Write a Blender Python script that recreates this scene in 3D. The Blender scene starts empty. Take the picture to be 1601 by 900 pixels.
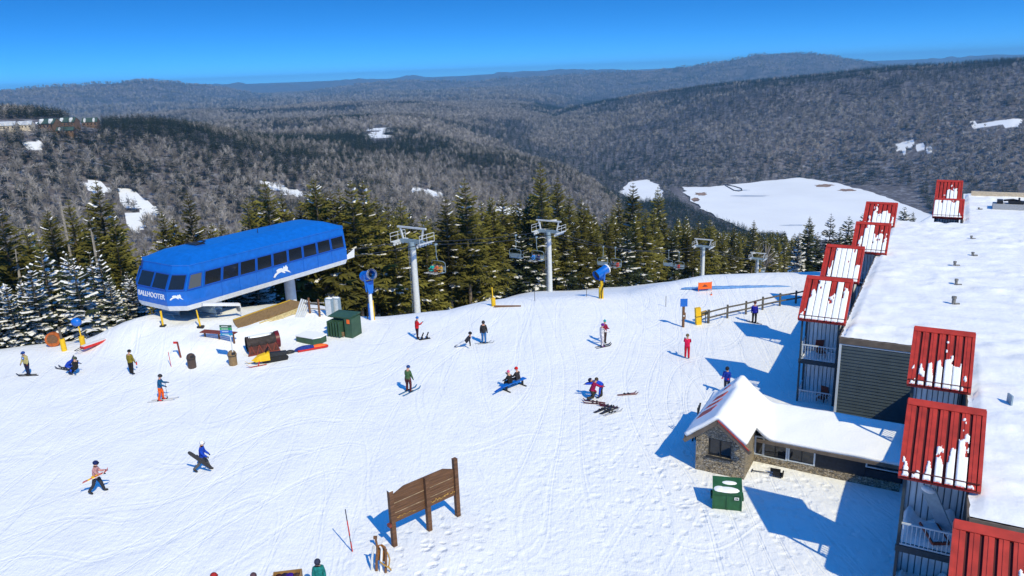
import bpy, bmesh, math, random
import numpy as np
from mathutils import Vector, Matrix

R = math.radians
rnd = random.Random(7)
scene = bpy.context.scene
COL = scene.collection

# ------------------------------------------------------------------ camera model
F, PITCH, ROLL, CAMZ = 1200.0, R(15.6), R(2.1), 20.0
PW, PH = 1601, 900
_fw = np.array([0, math.cos(PITCH), -math.sin(PITCH)])
_rt = np.array([1.0, 0, 0])
_up = np.array([0, math.sin(PITCH), math.cos(PITCH)])

def ray(px, py):
    a = (px - PW / 2) / F; b = (PH / 2 - py) / F
    r = a * math.cos(ROLL) + b * math.sin(ROLL)
    u = -a * math.sin(ROLL) + b * math.cos(ROLL)
    return _fw + r * _rt + u * _up

def at(px, py, z=0.0):
    d = ray(px, py); t = (z - CAMZ) / d[2]
    return Vector((d[0] * t, d[1] * t, z))

def proj(x, y, z):
    x = np.asarray(x, float); y = np.asarray(y, float); z = np.asarray(z, float) - CAMZ
    dz = y * _fw[1] + z * _fw[2]
    dz = np.where(dz < 0.1, 0.1, dz)
    r = x / dz; u = (y * _up[1] + z * _up[2]) / dz
    a = r * math.cos(ROLL) - u * math.sin(ROLL); b = r * math.sin(ROLL) + u * math.cos(ROLL)
    return PW / 2 + a * F, PH / 2 - b * F

def azel(px, py):
    d = ray(px, py)
    return math.degrees(math.atan2(d[0], d[1])), math.degrees(math.atan2(d[2], math.hypot(d[0], d[1])))

# ------------------------------------------------------------------ terrain height
def _hash(ix, iy, s):
    n = (ix * 374761393 + iy * 668265263 + s * 1442695041) & 0xffffffff
    n = ((n ^ (n >> 13)) * 1274126177) & 0xffffffff
    return ((n ^ (n >> 16)) & 0xffff) / 65535.0

def vnoise(x, y, s=0):
    x = np.asarray(x, float); y = np.asarray(y, float)
    ix = np.floor(x).astype(np.int64); iy = np.floor(y).astype(np.int64)
    fx = x - ix; fy = y - iy
    fx = fx * fx * (3 - 2 * fx); fy = fy * fy * (3 - 2 * fy)
    a = _hash(ix, iy, s); b = _hash(ix + 1, iy, s); c = _hash(ix, iy + 1, s); d = _hash(ix + 1, iy + 1, s)
    return (a + (b - a) * fx) * (1 - fy) + (c + (d - c) * fx) * fy - 0.5

def fbm(x, y, s=0, o=4):
    v = 0; a = 1.0
    for k in range(o):
        v = v + a * vnoise(x * 2 ** k, y * 2 ** k, s + k * 17); a *= 0.5
    return v

def sstep(a, b, x):
    t = np.clip((x - a) / (b - a), 0, 1)
    return t * t * (3 - 2 * t)

def table(pts):
    o = sorted(azel(x, y) for x, y in pts)
    return np.array([p[0] for p in o]), np.array([p[1] for p in o])

TA = table([(-200, 150), (0, 160), (60, 162), (160, 180), (240, 183), (300, 190), (350, 200), (420, 216), (500, 220), (600, 226), (700, 230), (800, 236), (880, 252), (930, 272), (965, 300), (1000, 335), (1060, 380)])
TB = table([(100, 190), (300, 172), (400, 172), (480, 163), (560, 158), (640, 157), (700, 160), (760, 168), (830, 184), (880, 200), (960, 240)])
TB2 = table([(200, 215), (320, 196), (400, 190), (450, 195), (560, 190), (640, 190), (700, 202), (780, 212), (850, 225), (920, 250)])
TC = table([(700, 240), (760, 222), (800, 205), (850, 186), (900, 169), (1000, 151), (1100, 133), (1200, 121), (1300, 115), (1400, 104), (1500, 97), (1601, 89), (1800, 80)])
TD = table([(-200, 150), (0, 148), (100, 141), (200, 136), (240, 135), (300, 140), (360, 147), (440, 156), (560, 170)])
TE = table([(-100, 150), (290, 138), (400, 138), (480, 139), (520, 134), (560, 127), (640, 123), (700, 121), (800, 117), (850, 111), (900, 110), (960, 111), (990, 115), (1200, 118)])
TF = table([(350, 160), (440, 154), (500, 144), (600, 136), (700, 131), (800, 124), (900, 117), (1000, 113), (1080, 108), (1120, 101), (1180, 93), (1270, 89), (1300, 91), (1340, 97), (1385, 104), (1500, 112), (1700, 120)])
# brow of the snowfield: azimuth -> distance
_br = [(-200, 540, 0), (0, 540, 0), (180, 520, 0), (300, 498, 0), (430, 486, 0), (560, 492, 0), (600, 492, 0), (700, 490, 0), (760, 480, 0), (860, 474, 0), (980, 470, -.8), (1100, 452, -1.5), (1250, 450, -1.8), (1300, 448, -1.8)]
_brp = sorted((azel(x, y)[0], math.hypot(*at(x, y, z)[:2])) for x, y, z in _br)
BR = (np.array([p[0] for p in _brp] + [26, 30]), np.array([p[1] for p in _brp] + [88, 125]))
LAKE_Z = -220.0
LAKE = [at(x, y, LAKE_Z) for x, y in [(1066, 292), (1110, 292), (1190, 283), (1252, 277), (1310, 286), (1372, 303), (1420, 322), (1480, 345), (1400, 372), (1300, 375), (1240, 376), (1200, 374), (1150, 352), (1105, 330), (1078, 312)]]
LAKE2 = [at(x, y, LAKE_Z) for x, y in [(968, 300), (985, 284), (1012, 280), (1034, 290), (1040, 312), (1000, 318)]]

TO = at(320, 477, 2.6); TO = Vector((TO.x, TO.y, 0))          # terminal origin
TAZ = R(34.1)
TS = Vector((math.sin(TAZ), math.cos(TAZ), 0)); TT = Vector((math.cos(TAZ), -math.sin(TAZ), 0))
LINE0 = TO + TS * 14 + TT * -3.5                              # haul line centre

def inpoly(x, y, poly):
    x = np.asarray(x, float); y = np.asarray(y, float)
    c = np.zeros(x.shape, bool); n = len(poly)
    for i in range(n):
        x0, y0 = poly[i][0], poly[i][1]; x1, y1 = poly[(i + 1) % n][0], poly[(i + 1) % n][1]
        k = ((y0 > y) != (y1 > y))
        c ^= k & (x < (x1 - x0) * (y - y0) / ((y1 - y0) or 1e-9) + x0)
    return c

def height(x, y):
    x = np.asarray(x, float); y = np.asarray(y, float)
    r = np.hypot(x, y) + 1e-6; az = np.degrees(np.arctan2(x, y))
    rb = np.interp(az, *BR)
    rb = np.where(np.abs(az) > 60, 90, rb) - 3.0 * (1 - sstep(-14, 0, az))
    # snowfield
    z = -0.7 * sstep(38, 62, y) * sstep(1, 13, x)
    z = z + 0.16 * fbm(x / 9, y / 9, 3, 3) * sstep(8, 20, r)
    dx = x - TO.x; dy = y - TO.y
    s = dx * TS.x + dy * TS.y; t = dx * TT.x + dy * TT.y
    qs = np.maximum(np.maximum(-3.0 - s, s - 9), 0); qt = np.maximum(np.maximum(-6.5 - t, t - 2.6), 0)
    z = z + 0.95 * (1 - sstep(0, 4.5, np.hypot(qs, qt))) * (1 + .25 * fbm(x / 2.5, y / 2.5, 5, 3))
    for (cx, cy, rr, hh) in MOUNDS:
        z = z + hh * np.exp(-((x - cx) ** 2 + (y - cy) ** 2) / rr ** 2)
    # fall beyond the brow; the piste under the lift falls gently, the woods steeply
    d = np.maximum(r - rb, 0)
    lx = x - LINE0.x; ly = y - LINE0.y
    side = lx * TT.x + ly * TT.y
    gentle = sstep(-10.0, 3.0, az) * (1 - sstep(26, 30, az))
    k0 = 0.40 * (1 - gentle) + 0.272 * gentle
    ease = np.minimum(d, 5); fall = k0 * (ease * ease / 10 + np.maximum(d - 5, 0))
    lim = 0.40 * 75 * (1 - gentle) + .272 * 190 * gentle
    fall = np.where(fall > lim, lim + (fall - lim) * (0.19 / k0), fall)
    z = z - fall
    floor = -78 + (LAKE_Z - 3 + 78) * sstep(-9, 9, az)
    floor = floor + (-120 - floor) * sstep(1900, 3200, r) * (1 - sstep(-2, 8, az))
    floor = floor + (6 - floor) * sstep(12500, 18500, r)
    z = np.maximum(z, floor)
    n1 = fbm(x / 260, y / 260, 11, 4); n2 = fbm(x / 1100, y / 1100, 23, 5)
    far = sstep(150, 500, r)
    lakeish = np.zeros(r.shape)
    def ridge(T, D, Wf, Wb, clear, amp):
        e = np.interp(az, *T)
        inside = sstep(T[0][0] - 3, T[0][0] + .5, az) * (1 - sstep(T[0][-1] - .5, T[0][-1] + 3, az))
        top = CAMZ + D * np.tan(np.radians(e)) - clear
        q = (r - D) / np.where(r < D, Wf, Wb)
        b = np.where(np.abs(q) < 1, .5 + .5 * np.cos(np.pi * np.clip(q, -1, 1)), 0)
        h = floor + (top - floor) * b * inside
        return h + amp * n2 * b * (1 - 0.75 * np.exp(-(q / .25) ** 2)) + amp * .18 * n1 * b
    DA = np.interp(az, [-40, -15, 0, 10], [950, 1050, 1200, 1250])
    rs = [ridge(TA, DA, 640, 500, 9, 26), ridge(TB2, 2350, 800, 700, 10, 30), ridge(TB, 3500, 900, 900, 8, 40),
          ridge(TC, np.interp(az, [0, 33], [3300, 2700]), 1500, 1500, 9, 75), ridge(TD, 8000, 3300, 3000, 4, 220),
          ridge(TF, 9500, 4200, 3000, 4, 300), ridge(TE, 16500, 4500, 4000, 2, 300)]
    for h in rs:
        m = 12.0
        z = np.where(r > 200, np.maximum(z, h), z)
    z = z + far * 5 * n1 * (1 - sstep(1000, 3000, r)) * (1 - inpoly(x, y, LAKE).astype(float))
    near = (r > 800) & (r < 3200) & (az > -5) & (az < 45)
    if near.any():
        xn, yn, zn = x[near], y[near], z[near]
        dl = np.full(xn.shape, 1e9)
        for P in (LAKE, LAKE2):
            for i in range(len(P)):
                a, b_ = P[i], P[(i + 1) % len(P)]
                ex, ey = b_.x - a.x, b_.y - a.y
                t_ = np.clip(((xn - a.x) * ex + (yn - a.y) * ey) / (ex * ex + ey * ey), 0, 1)
                dl = np.minimum(dl, np.hypot(xn - a.x - t_ * ex, yn - a.y - t_ * ey))
        ins = inpoly(xn, yn, LAKE) | inpoly(xn, yn, LAKE2)
        wt = sstep(0, 260, dl)
        zn = np.where(ins, LAKE_Z - 2, (LAKE_Z - 1.5 + np.minimum(.12 * dl, 14)) * (1 - wt) + zn * wt)
        z = z.copy(); z[near] = zn
    return z

MOUNDS = []
for (px, py, rr, hh) in [(520, 500, 2.6, .55), (455, 520, 2.2, .35), (395, 535, 2.5, .3), (265, 540, 3.5, .25), (720, 860, 2.5, .12), (250, 520, 3.0, .5)]:
    p = at(px, py); MOUNDS.append((p.x, p.y, rr, hh))

def gz(x, y):
    return float(height(np.array([x]), np.array([y]))[0])

def ground(px, py):
    z = 0.0
    for _ in range(8):
        p = at(px, py, z); z = 0.5 * z + 0.5 * gz(p.x, p.y)
    p = at(px, py, z); p.z = gz(p.x, p.y)
    return p

def on_line(px, py, off=0.0):
    """point where the view through a pixel meets the vertical plane of a haul rope"""
    d = ray(px, py); P = LINE0 + TT * off
    k = (P.x * TT.x + P.y * TT.y) / (d[0] * TT.x + d[1] * TT.y)
    return Vector((d[0] * k, d[1] * k, CAMZ + d[2] * k))

# ------------------------------------------------------------------ tagging, mesh building
def tag(o, label=None, cat=None, group=None, kind=None):
    if label: o['label'] = label
    if cat: o['category'] = cat
    if group: o['group'] = group
    if kind: o['kind'] = kind
    return o

def empty(name, loc, rz=0.0, label=None, cat=None, group=None):
    o = bpy.data.objects.new(name, None); COL.objects.link(o)
    o.empty_display_size = .3
    o.location = loc; o.rotation_euler = (0, 0, rz)
    return tag(o, label, cat, group)

def copy_tree(o, parent=None):
    c = o.copy(); COL.objects.link(c)
    if parent is not None: c.parent = parent
    for ch in list(o.children): copy_tree(ch, c)
    return c

class MB:
    def __init__(s): s.v = []; s.f = []; s.m = []; s.sm = []
    def add(s, vs, fs, m=0, smooth=False):
        b = len(s.v); s.v += [tuple(v) for v in vs]
        for f in fs:
            s.f.append(tuple(b + i for i in f)); s.m.append(m); s.sm.append(smooth)
        return s
    def box(s, c, size, m=0, rz=0.0, rx=0.0, ry=0.0):
        M = Matrix.Translation(c) @ Matrix.Rotation(rz, 4, 'Z') @ Matrix.Rotation(ry, 4, 'Y') @ Matrix.Rotation(rx, 4, 'X')
        h = [x / 2 for x in size]
        vs = [M @ Vector((sx * h[0], sy * h[1], sz * h[2])) for sz in (-1, 1) for sy in (-1, 1) for sx in (-1, 1)]
        return s.add(vs, [(0, 2, 3, 1), (4, 5, 7, 6), (0, 1, 5, 4), (2, 6, 7, 3), (0, 4, 6, 2), (1, 3, 7, 5)], m)
    def beam(s, p, q, w, h, m=0, up=(0, 0, 1)):
        p = Vector(p); q = Vector(q); d = (q - p).normalized(); up = Vector(up)
        if abs(d.dot(up)) > .98: up = Vector((0, 1, 0))
        a = d.cross(up).normalized() * (w / 2); b = a.cross(d).normalized() * (h / 2)
        vs = [p - a - b, p + a - b, p + a + b, p - a + b, q - a - b, q + a - b, q + a + b, q - a + b]
        return s.add(vs, [(0, 1, 2, 3), (7, 6, 5, 4), (0, 4, 5, 1), (1, 5, 6, 2), (2, 6, 7, 3), (3, 7, 4, 0)], m)
    def tube(s, pts, r, n=8, m=0, caps=True):
        pts = [Vector(p) for p in pts]; k = len(pts)
        rr = r if isinstance(r, (list, tuple)) else [r] * k
        vs = []; ref = None
        for i in range(k):
            d = (pts[min(i + 1, k - 1)] - pts[max(i - 1, 0)])
            d = d.normalized() if d.length > 1e-9 else Vector((0, 0, 1))
            if ref is None:
                ref = Vector((0, 0, 1)) if abs(d.z) < .9 else Vector((1, 0, 0))
            a = (ref - d * ref.dot(d)).normalized(); ref = a; b = d.cross(a)
            for j in range(n):
                t = 2 * math.pi * j / n
                vs.append(pts[i] + (a * math.cos(t) + b * math.sin(t)) * rr[i])
        fs = [(i * n + j, i * n + (j + 1) % n, (i + 1) * n + (j + 1) % n, (i + 1) * n + j) for i in range(k - 1) for j in range(n)]
        s.add(vs, fs, m, True)
        if caps:
            s.add(vs[:n], [tuple(reversed(range(n)))], m); s.add(vs[-n:], [tuple(range(n))], m)
        return s
    def ell(s, c, r, m=0, nu=12, nv=8, z0=-1.0, M=None):
        vs = []; fs = []
        a0 = math.asin(max(-1, z0))
        for i in range(nv + 1):
            e = a0 + (math.pi / 2 - a0) * i / nv
            for j in range(nu):
                t = 2 * math.pi * j / nu
                p = Vector((r[0] * math.cos(e) * math.cos(t), r[1] * math.cos(e) * math.sin(t), r[2] * math.sin(e)))
                if M is not None: p = M @ p
                vs.append(Vector(c) + p)
        for i in range(nv):
            for j in range(nu):
                fs.append((i * nu + j, i * nu + (j + 1) % nu, (i + 1) * nu + (j + 1) % nu, (i + 1) * nu + j))
        return s.add(vs, fs, m, True)
    def prism(s, poly, z0, z1, m=0, M=None):
        n = len(poly)
        vs = [Vector((p[0], p[1], z0)) for p in poly] + [Vector((p[0], p[1], z1)) for p in poly]
        if M is not None: vs = [M @ v for v in vs]
        return s.add(vs, [tuple(reversed(range(n))), tuple(range(n, 2 * n))] + [(i, (i + 1) % n, n + (i + 1) % n, n + i) for i in range(n)], m)
    def build(s, name, mats, parent=None, loc=None, rz=None):
        me = bpy.data.meshes.new(name)
        me.from_pydata(s.v, [], s.f)
        for mt in (mats if isinstance(mats, (list, tuple)) else [mats]): me.materials.append(mt)
        me.polygons.foreach_set('material_index', s.m)
        me.polygons.foreach_set('use_smooth', s.sm)
        me.update()
        o = bpy.data.objects.new(name, me); COL.objects.link(o)
        if parent is not None: o.parent = parent
        if loc is not None: o.location = loc
        if rz is not None: o.rotation_euler = (0, 0, rz)
        return o

# ------------------------------------------------------------------ materials
def mat(name, col, rough=.6, metal=0.0, noise=0.0, nscale=6.0, bump=0.0, bscale=30.0, spec=.3, stretch=(1, 1, 1), objrand=0.0, coat=0.0):
    m = bpy.data.materials.new(name); m.use_nodes = True
    nt = m.node_tree; b = nt.nodes['Principled BSDF']
    b.inputs['Roughness'].default_value = rough; b.inputs['Metallic'].default_value = metal
    b.inputs['Specular IOR Level'].default_value = spec
    if coat: b.inputs['Coat Weight'].default_value = coat
    b.inputs['Base Color'].default_value = (*col, 1)
    if noise or bump:
        tc = nt.nodes.new('ShaderNodeTexCoord'); mp = nt.nodes.new('ShaderNodeMapping')
        mp.inputs['Scale'].default_value = stretch
        nt.links.new(tc.outputs['Object'], mp.inputs[0])
    src = None
    if noise:
        n = nt.nodes.new('ShaderNodeTexNoise'); n.inputs['Scale'].default_value = nscale; n.inputs['Detail'].default_value = 6
        nt.links.new(mp.outputs[0], n.inputs['Vector'])
        r = nt.nodes.new('ShaderNodeValToRGB')
        r.color_ramp.elements[0].position = .3; r.color_ramp.elements[1].position = .7
        r.color_ramp.elements[0].color = (*[c * (1 - noise) for c in col], 1)
        r.color_ramp.elements[1].color = (*[min(1, c * (1 + noise)) for c in col], 1)
        nt.links.new(n.outputs[0], r.inputs[0]); src = r.outputs[0]
    if objrand:
        oi = nt.nodes.new('ShaderNodeObjectInfo'); mr = nt.nodes.new('ShaderNodeMapRange')
        mr.inputs[3].default_value = 1 - objrand; mr.inputs[4].default_value = 1 + objrand
        nt.links.new(oi.outputs['Random'], mr.inputs[0])
        h = nt.nodes.new('ShaderNodeHueSaturation')
        h.inputs['Color'].default_value = (*col, 1)
        if src: nt.links.new(src, h.inputs['Color'])
        nt.links.new(mr.outputs[0], h.inputs['Value']); src = h.outputs[0]
    if src: nt.links.new(src, b.inputs['Base Color'])
    if bump:
        n = nt.nodes.new('ShaderNodeTexNoise'); n.inputs['Scale'].default_value = bscale; n.inputs['Detail'].default_value = 5
        nt.links.new(mp.outputs[0], n.inputs['Vector'])
        bp = nt.nodes.new('ShaderNodeBump'); bp.inputs['Strength'].default_value = bump; bp.inputs['Distance'].default_value = .05
        nt.links.new(n.outputs[0], bp.inputs['Height']); nt.links.new(bp.outputs[0], b.inputs['Normal'])
    return m

_cl = {}
def cloth(col):
    k = tuple(round(c, 3) for c in col)
    if k not in _cl: _cl[k] = mat('cloth', col, .8, noise=.38, nscale=7, bump=.9, bscale=11, spec=.15)
    return _cl[k]

M = dict(
    blue=mat('blue_paint', (.004, .125, .52), .34, noise=.12, nscale=2.5, spec=.45, coat=.25, bump=.04, bscale=3),
    bluetrim=mat('blue_trim', (.006, .08, .42), .4),
    white=mat('white_paint', (.74, .75, .76), .45, noise=.08, nscale=3),
    glass=mat('dark_glass', (.012, .015, .02), .06, spec=.6),
    glassgrey=mat('grey_glass', (.09, .10, .11), .15, spec=.6),
    steel=mat('galvanised_steel', (.62, .65, .67), .45, .1, noise=.12, nscale=4),
    steelblue=mat('blue_grey_steel', (.26, .35, .42), .45, .2, noise=.12),
    dark=mat('dark_metal', (.02, .022, .026), .5, noise=.3),
    rubber=mat('black_rubber', (.015, .015, .016), .7),
    yellow=mat('yellow_paint', (.75, .46, .015), .55, noise=.12),
    orange=mat('orange_paint', (.85, .14, .02), .55, noise=.1),
    redp=mat('red_paint', (.55, .025, .02), .5, noise=.15),
    green=mat('green_paint', (.035, .085, .05), .5, noise=.2, nscale=2),
    greend=mat('dumpster_green', (.02, .095, .04), .5, noise=.25, nscale=3, bump=.1, bscale=4),
    wood=mat('weathered_wood', (.17, .085, .042), .75, noise=.4, nscale=5, stretch=(1, 1, 6), bump=.2),
    deck=mat('deck_wood', (.27, .165, .065), .75, noise=.3, nscale=4, stretch=(6, .6, 1), bump=.2),
    fence=mat('fence_wood', (.11, .10, .085), .8, noise=.3, nscale=8),
    brownsign=mat('sign_brown', (.125, .062, .032), .7, noise=.45, nscale=2.2, stretch=(.5, 3, 9), bump=.25),
    cream=mat('cream_paint', (.62, .5, .25), .6, noise=.3, nscale=9),
    bark=mat('spruce_bark', (.15, .12, .095), .9, noise=.35, nscale=5),
    deadbark=mat('dead_bark', (.30, .27, .23), .9, noise=.3, nscale=5),
    snowobj=mat('settled_snow', (.88, .885, .89), .6, bump=.35, bscale=9, spec=.2),
    redroof=mat('red_metal_roof', (.42, .034, .022), .45, noise=.22, nscale=2.5, spec=.35),
    redgroove=mat('red_roof_groove', (.075, .008, .008), .6),
    siding=mat('grey_green_siding', (.058, .080, .092), .65, noise=.14, nscale=1.5),
    panel=mat('pale_wall_panel', (.70, .74, .76), .65, noise=.14, nscale=2, stretch=(3, 3, .5)),
    paneledge=mat('panel_groove', (.20, .23, .25), .7),
    slate=mat('slate_steel', (.035, .052, .066), .5, noise=.2),
    railp=mat('railing_paint', (.55, .60, .64), .5),
    fascia=mat('brown_fascia', (.14, .11, .085), .7, noise=.25, nscale=3),
    darkboard=mat('dark_board_wall', (.017, .022, .032), .6, noise=.25),
    tan=mat('tan_plastic', (.24, .155, .075), .55, noise=.15),
    brownp=mat('brown_plastic', (.075, .05, .04), .5, noise=.15),
    skin=mat('skin', (.55, .30, .21), .55),
    pole=mat('pole_grey', (.25, .26, .27), .4, .5),
)
# ------------------------------------------------------------------ snow & terrain materials
def nd(nt, t, **kw):
    n = nt.nodes.new(t)
    for k, v in kw.items(): setattr(n, k, v)
    return n

def terrain_material():
    m = bpy.data.materials.new('snow_and_forest_floor'); m.use_nodes = True
    nt = m.node_tree; L = nt.links.new; b = nt.nodes['Principled BSDF']
    b.inputs['Roughness'].default_value = .62; b.inputs['Specular IOR Level'].default_value = .22
    g = nd(nt, 'ShaderNodeNewGeometry')
    at_ = nd(nt, 'ShaderNodeAttribute', attribute_name='cover')
    sep = nd(nt, 'ShaderNodeSeparateColor'); L(at_.outputs['Color'], sep.inputs[0])
    def noise(scale, detail=6, rough=.6, src=None):
        n = nd(nt, 'ShaderNodeTexNoise'); n.inputs['Scale'].default_value = scale
        n.inputs['Detail'].default_value = detail; n.inputs['Roughness'].default_value = rough
        L(src or g.outputs['Position'], n.inputs['Vector']); return n.outputs[0]
    def ramp(src, stops):
        r = nd(nt, 'ShaderNodeValToRGB'); cr = r.color_ramp
        while len(cr.elements) < len(stops): cr.elements.new(.5)
        for e, (p, c) in zip(cr.elements, stops): e.position = p; e.color = (*c, 1)
        L(src, r.inputs[0]); return r.outputs[0]
    def mix(f, a, c, blend='MIX'):
        x = nd(nt, 'ShaderNodeMix', data_type='RGBA', blend_type=blend)
        if isinstance(f, float): x.inputs[0].default_value = f
        else: L(f, x.inputs[0])
        L(a, x.inputs[6]) if not isinstance(a, tuple) else setattr(x.inputs[6], 'default_value', (*a, 1))
        L(c, x.inputs[7]) if not isinstance(c, tuple) else setattr(x.inputs[7], 'default_value', (*c, 1))
        return x.outputs[2]
    def math_(op, a, c=None):
        x = nd(nt, 'ShaderNodeMath', operation=op)
        for i, v in enumerate((a, c)):
            if v is None: continue
            if isinstance(v, (int, float)): x.inputs[i].default_value = v
            else: L(v, x.inputs[i])
        return x.outputs[0]
    snowc = ramp(noise(.35, 8), [(.3, (.82, .835, .85)), (.7, (.91, .915, .915))])
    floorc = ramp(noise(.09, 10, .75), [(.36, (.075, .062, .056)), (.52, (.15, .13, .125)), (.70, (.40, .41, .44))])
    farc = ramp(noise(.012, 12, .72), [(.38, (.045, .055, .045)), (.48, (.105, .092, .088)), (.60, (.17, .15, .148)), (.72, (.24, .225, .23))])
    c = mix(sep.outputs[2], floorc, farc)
    sn = math_('ADD', sep.outputs[0], math_('MULTIPLY', math_('SUBTRACT', noise(.25, 6), .5), .35))
    sn = ramp(sn, [(.45, (0, 0, 0)), (.6, (1, 1, 1))])
    c = mix(sn, c, snowc)
    # bare earth specks churned up round the sign and the hut
    L(c, b.inputs['Base Color'])
    # relief: wind crust, ski tracks, trodden snow
    mp = nd(nt, 'ShaderNodeMapping'); mp.inputs['Rotation'].default_value = (0, 0, R(-62)); mp.inputs['Scale'].default_value = (1, .35, 1)
    L(g.outputs['Position'], mp.inputs[0])
    w = nd(nt, 'ShaderNodeTexWave'); w.inputs['Scale'].default_value = .9; w.inputs['Distortion'].default_value = 9
    w.inputs['Detail'].default_value = 4; w.inputs['Detail Scale'].default_value = .6
    L(mp.outputs[0], w.inputs['Vector'])
    crust = noise(2.6, 8, .62); fine = noise(9, 5, .6, mp.outputs[0])
    vo = nd(nt, 'ShaderNodeTexVoronoi'); vo.inputs['Scale'].default_value = 2.7; vo.inputs['Randomness'].default_value = 1
    vm = nd(nt, 'ShaderNodeMix', data_type='VECTOR'); vm.inputs[0].default_value = .35
    nz_ = nd(nt, 'ShaderNodeTexNoise'); nz_.inputs['Scale'].default_value = 1.3; nz_.inputs['Detail'].default_value = 4; L(g.outputs['Position'], nz_.inputs['Vector'])
    L(g.outputs['Position'], vm.inputs[4]); L(nz_.outputs['Color'], vm.inputs[5]); L(vm.outputs[1], vo.inputs['Vector'])
    foot = ramp(vo.outputs['Distance'], [(.05, (0, 0, 0)), (.42, (1, 1, 1))])
    foot = math_('MULTIPLY', foot, math_('MULTIPLY', sep.outputs[1], 1.5))
    hsum = math_('ADD', math_('MULTIPLY', crust, .5), math_('MULTIPLY', noise(.55, 7, .6, mp.outputs[0]), 1.0))
    for rot, sc, lines, wgt in ((-55, .045, 26, .16), (18, .04, 22, .11), (-80, .06, 24, .13), (-35, .03, 30, .10)):
        m3 = nd(nt, 'ShaderNodeMapping'); m3.inputs['Rotation'].default_value = (0, 0, R(rot)); m3.inputs['Scale'].default_value = (1, .35, 0); m3.inputs['Location'].default_value = (rot * 3.1, 7, 0)
        L(g.outputs['Position'], m3.inputs[0])
        fr = math_('FRACT', math_('MULTIPLY', noise(sc, 1.5, .4, m3.outputs[0]), float(lines)))
        ln = ramp(fr, [(.0, (1, 1, 1)), (.04, (0, 0, 0)), (.10, (.2, .2, .2)), (.13, (1, 1, 1)), (.17, (.15, .15, .15)), (.22, (1, 1, 1))])
        hsum = math_('ADD', hsum, math_('MULTIPLY', ln, wgt))
    hsum = math_('ADD', hsum, math_('MULTIPLY', fine, .3))
    hsum = math_('ADD', hsum, foot)
    bp = nd(nt, 'ShaderNodeBump'); bp.inputs['Strength'].default_value = .7; bp.inputs['Distance'].default_value = .16
    L(hsum, bp.inputs['Height']); L(bp.outputs[0], b.inputs['Normal'])
    return m

# snowy openings in the woods, as outlines seen from the camera (chosen once, fixed to the ground)
OPEN_POLY = [[(178, 294), (202, 296), (240, 326), (232, 352), (216, 366), (196, 336)],
             [(125, 285), (150, 278), (170, 298), (150, 306)],
             [(405, 283), (440, 286), (510, 300), (500, 306), (430, 296)],
             [(640, 288), (700, 296), (696, 303), (640, 296)], [(770, 322), (830, 328), (826, 338), (776, 332)],
             [(1405, 230), (1440, 222), (1452, 232), (1420, 240)], [(1520, 190), (1590, 182), (1601, 190), (1530, 197)],
             [(575, 208), (610, 200), (612, 212), (580, 215)], [(36, 226), (60, 222), (70, 232), (40, 236)], [(64, 192), (96, 190), (96, 202), (72, 204)]]

def openness(x, y, z, below=0.0):
    px, py = proj(x, y, z)
    px = px + 22 * fbm(x / 60, y / 60, 71, 3); py = py + 9 * fbm(x / 60, y / 90, 77, 3)
    o = np.zeros(px.shape, bool)
    for P in OPEN_POLY: o |= inpoly(px, py, P) | (inpoly(px, py - below, P) if below else False)
    return o & (fbm(x / 24, y / 24, 91, 4) > -.42)

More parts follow.
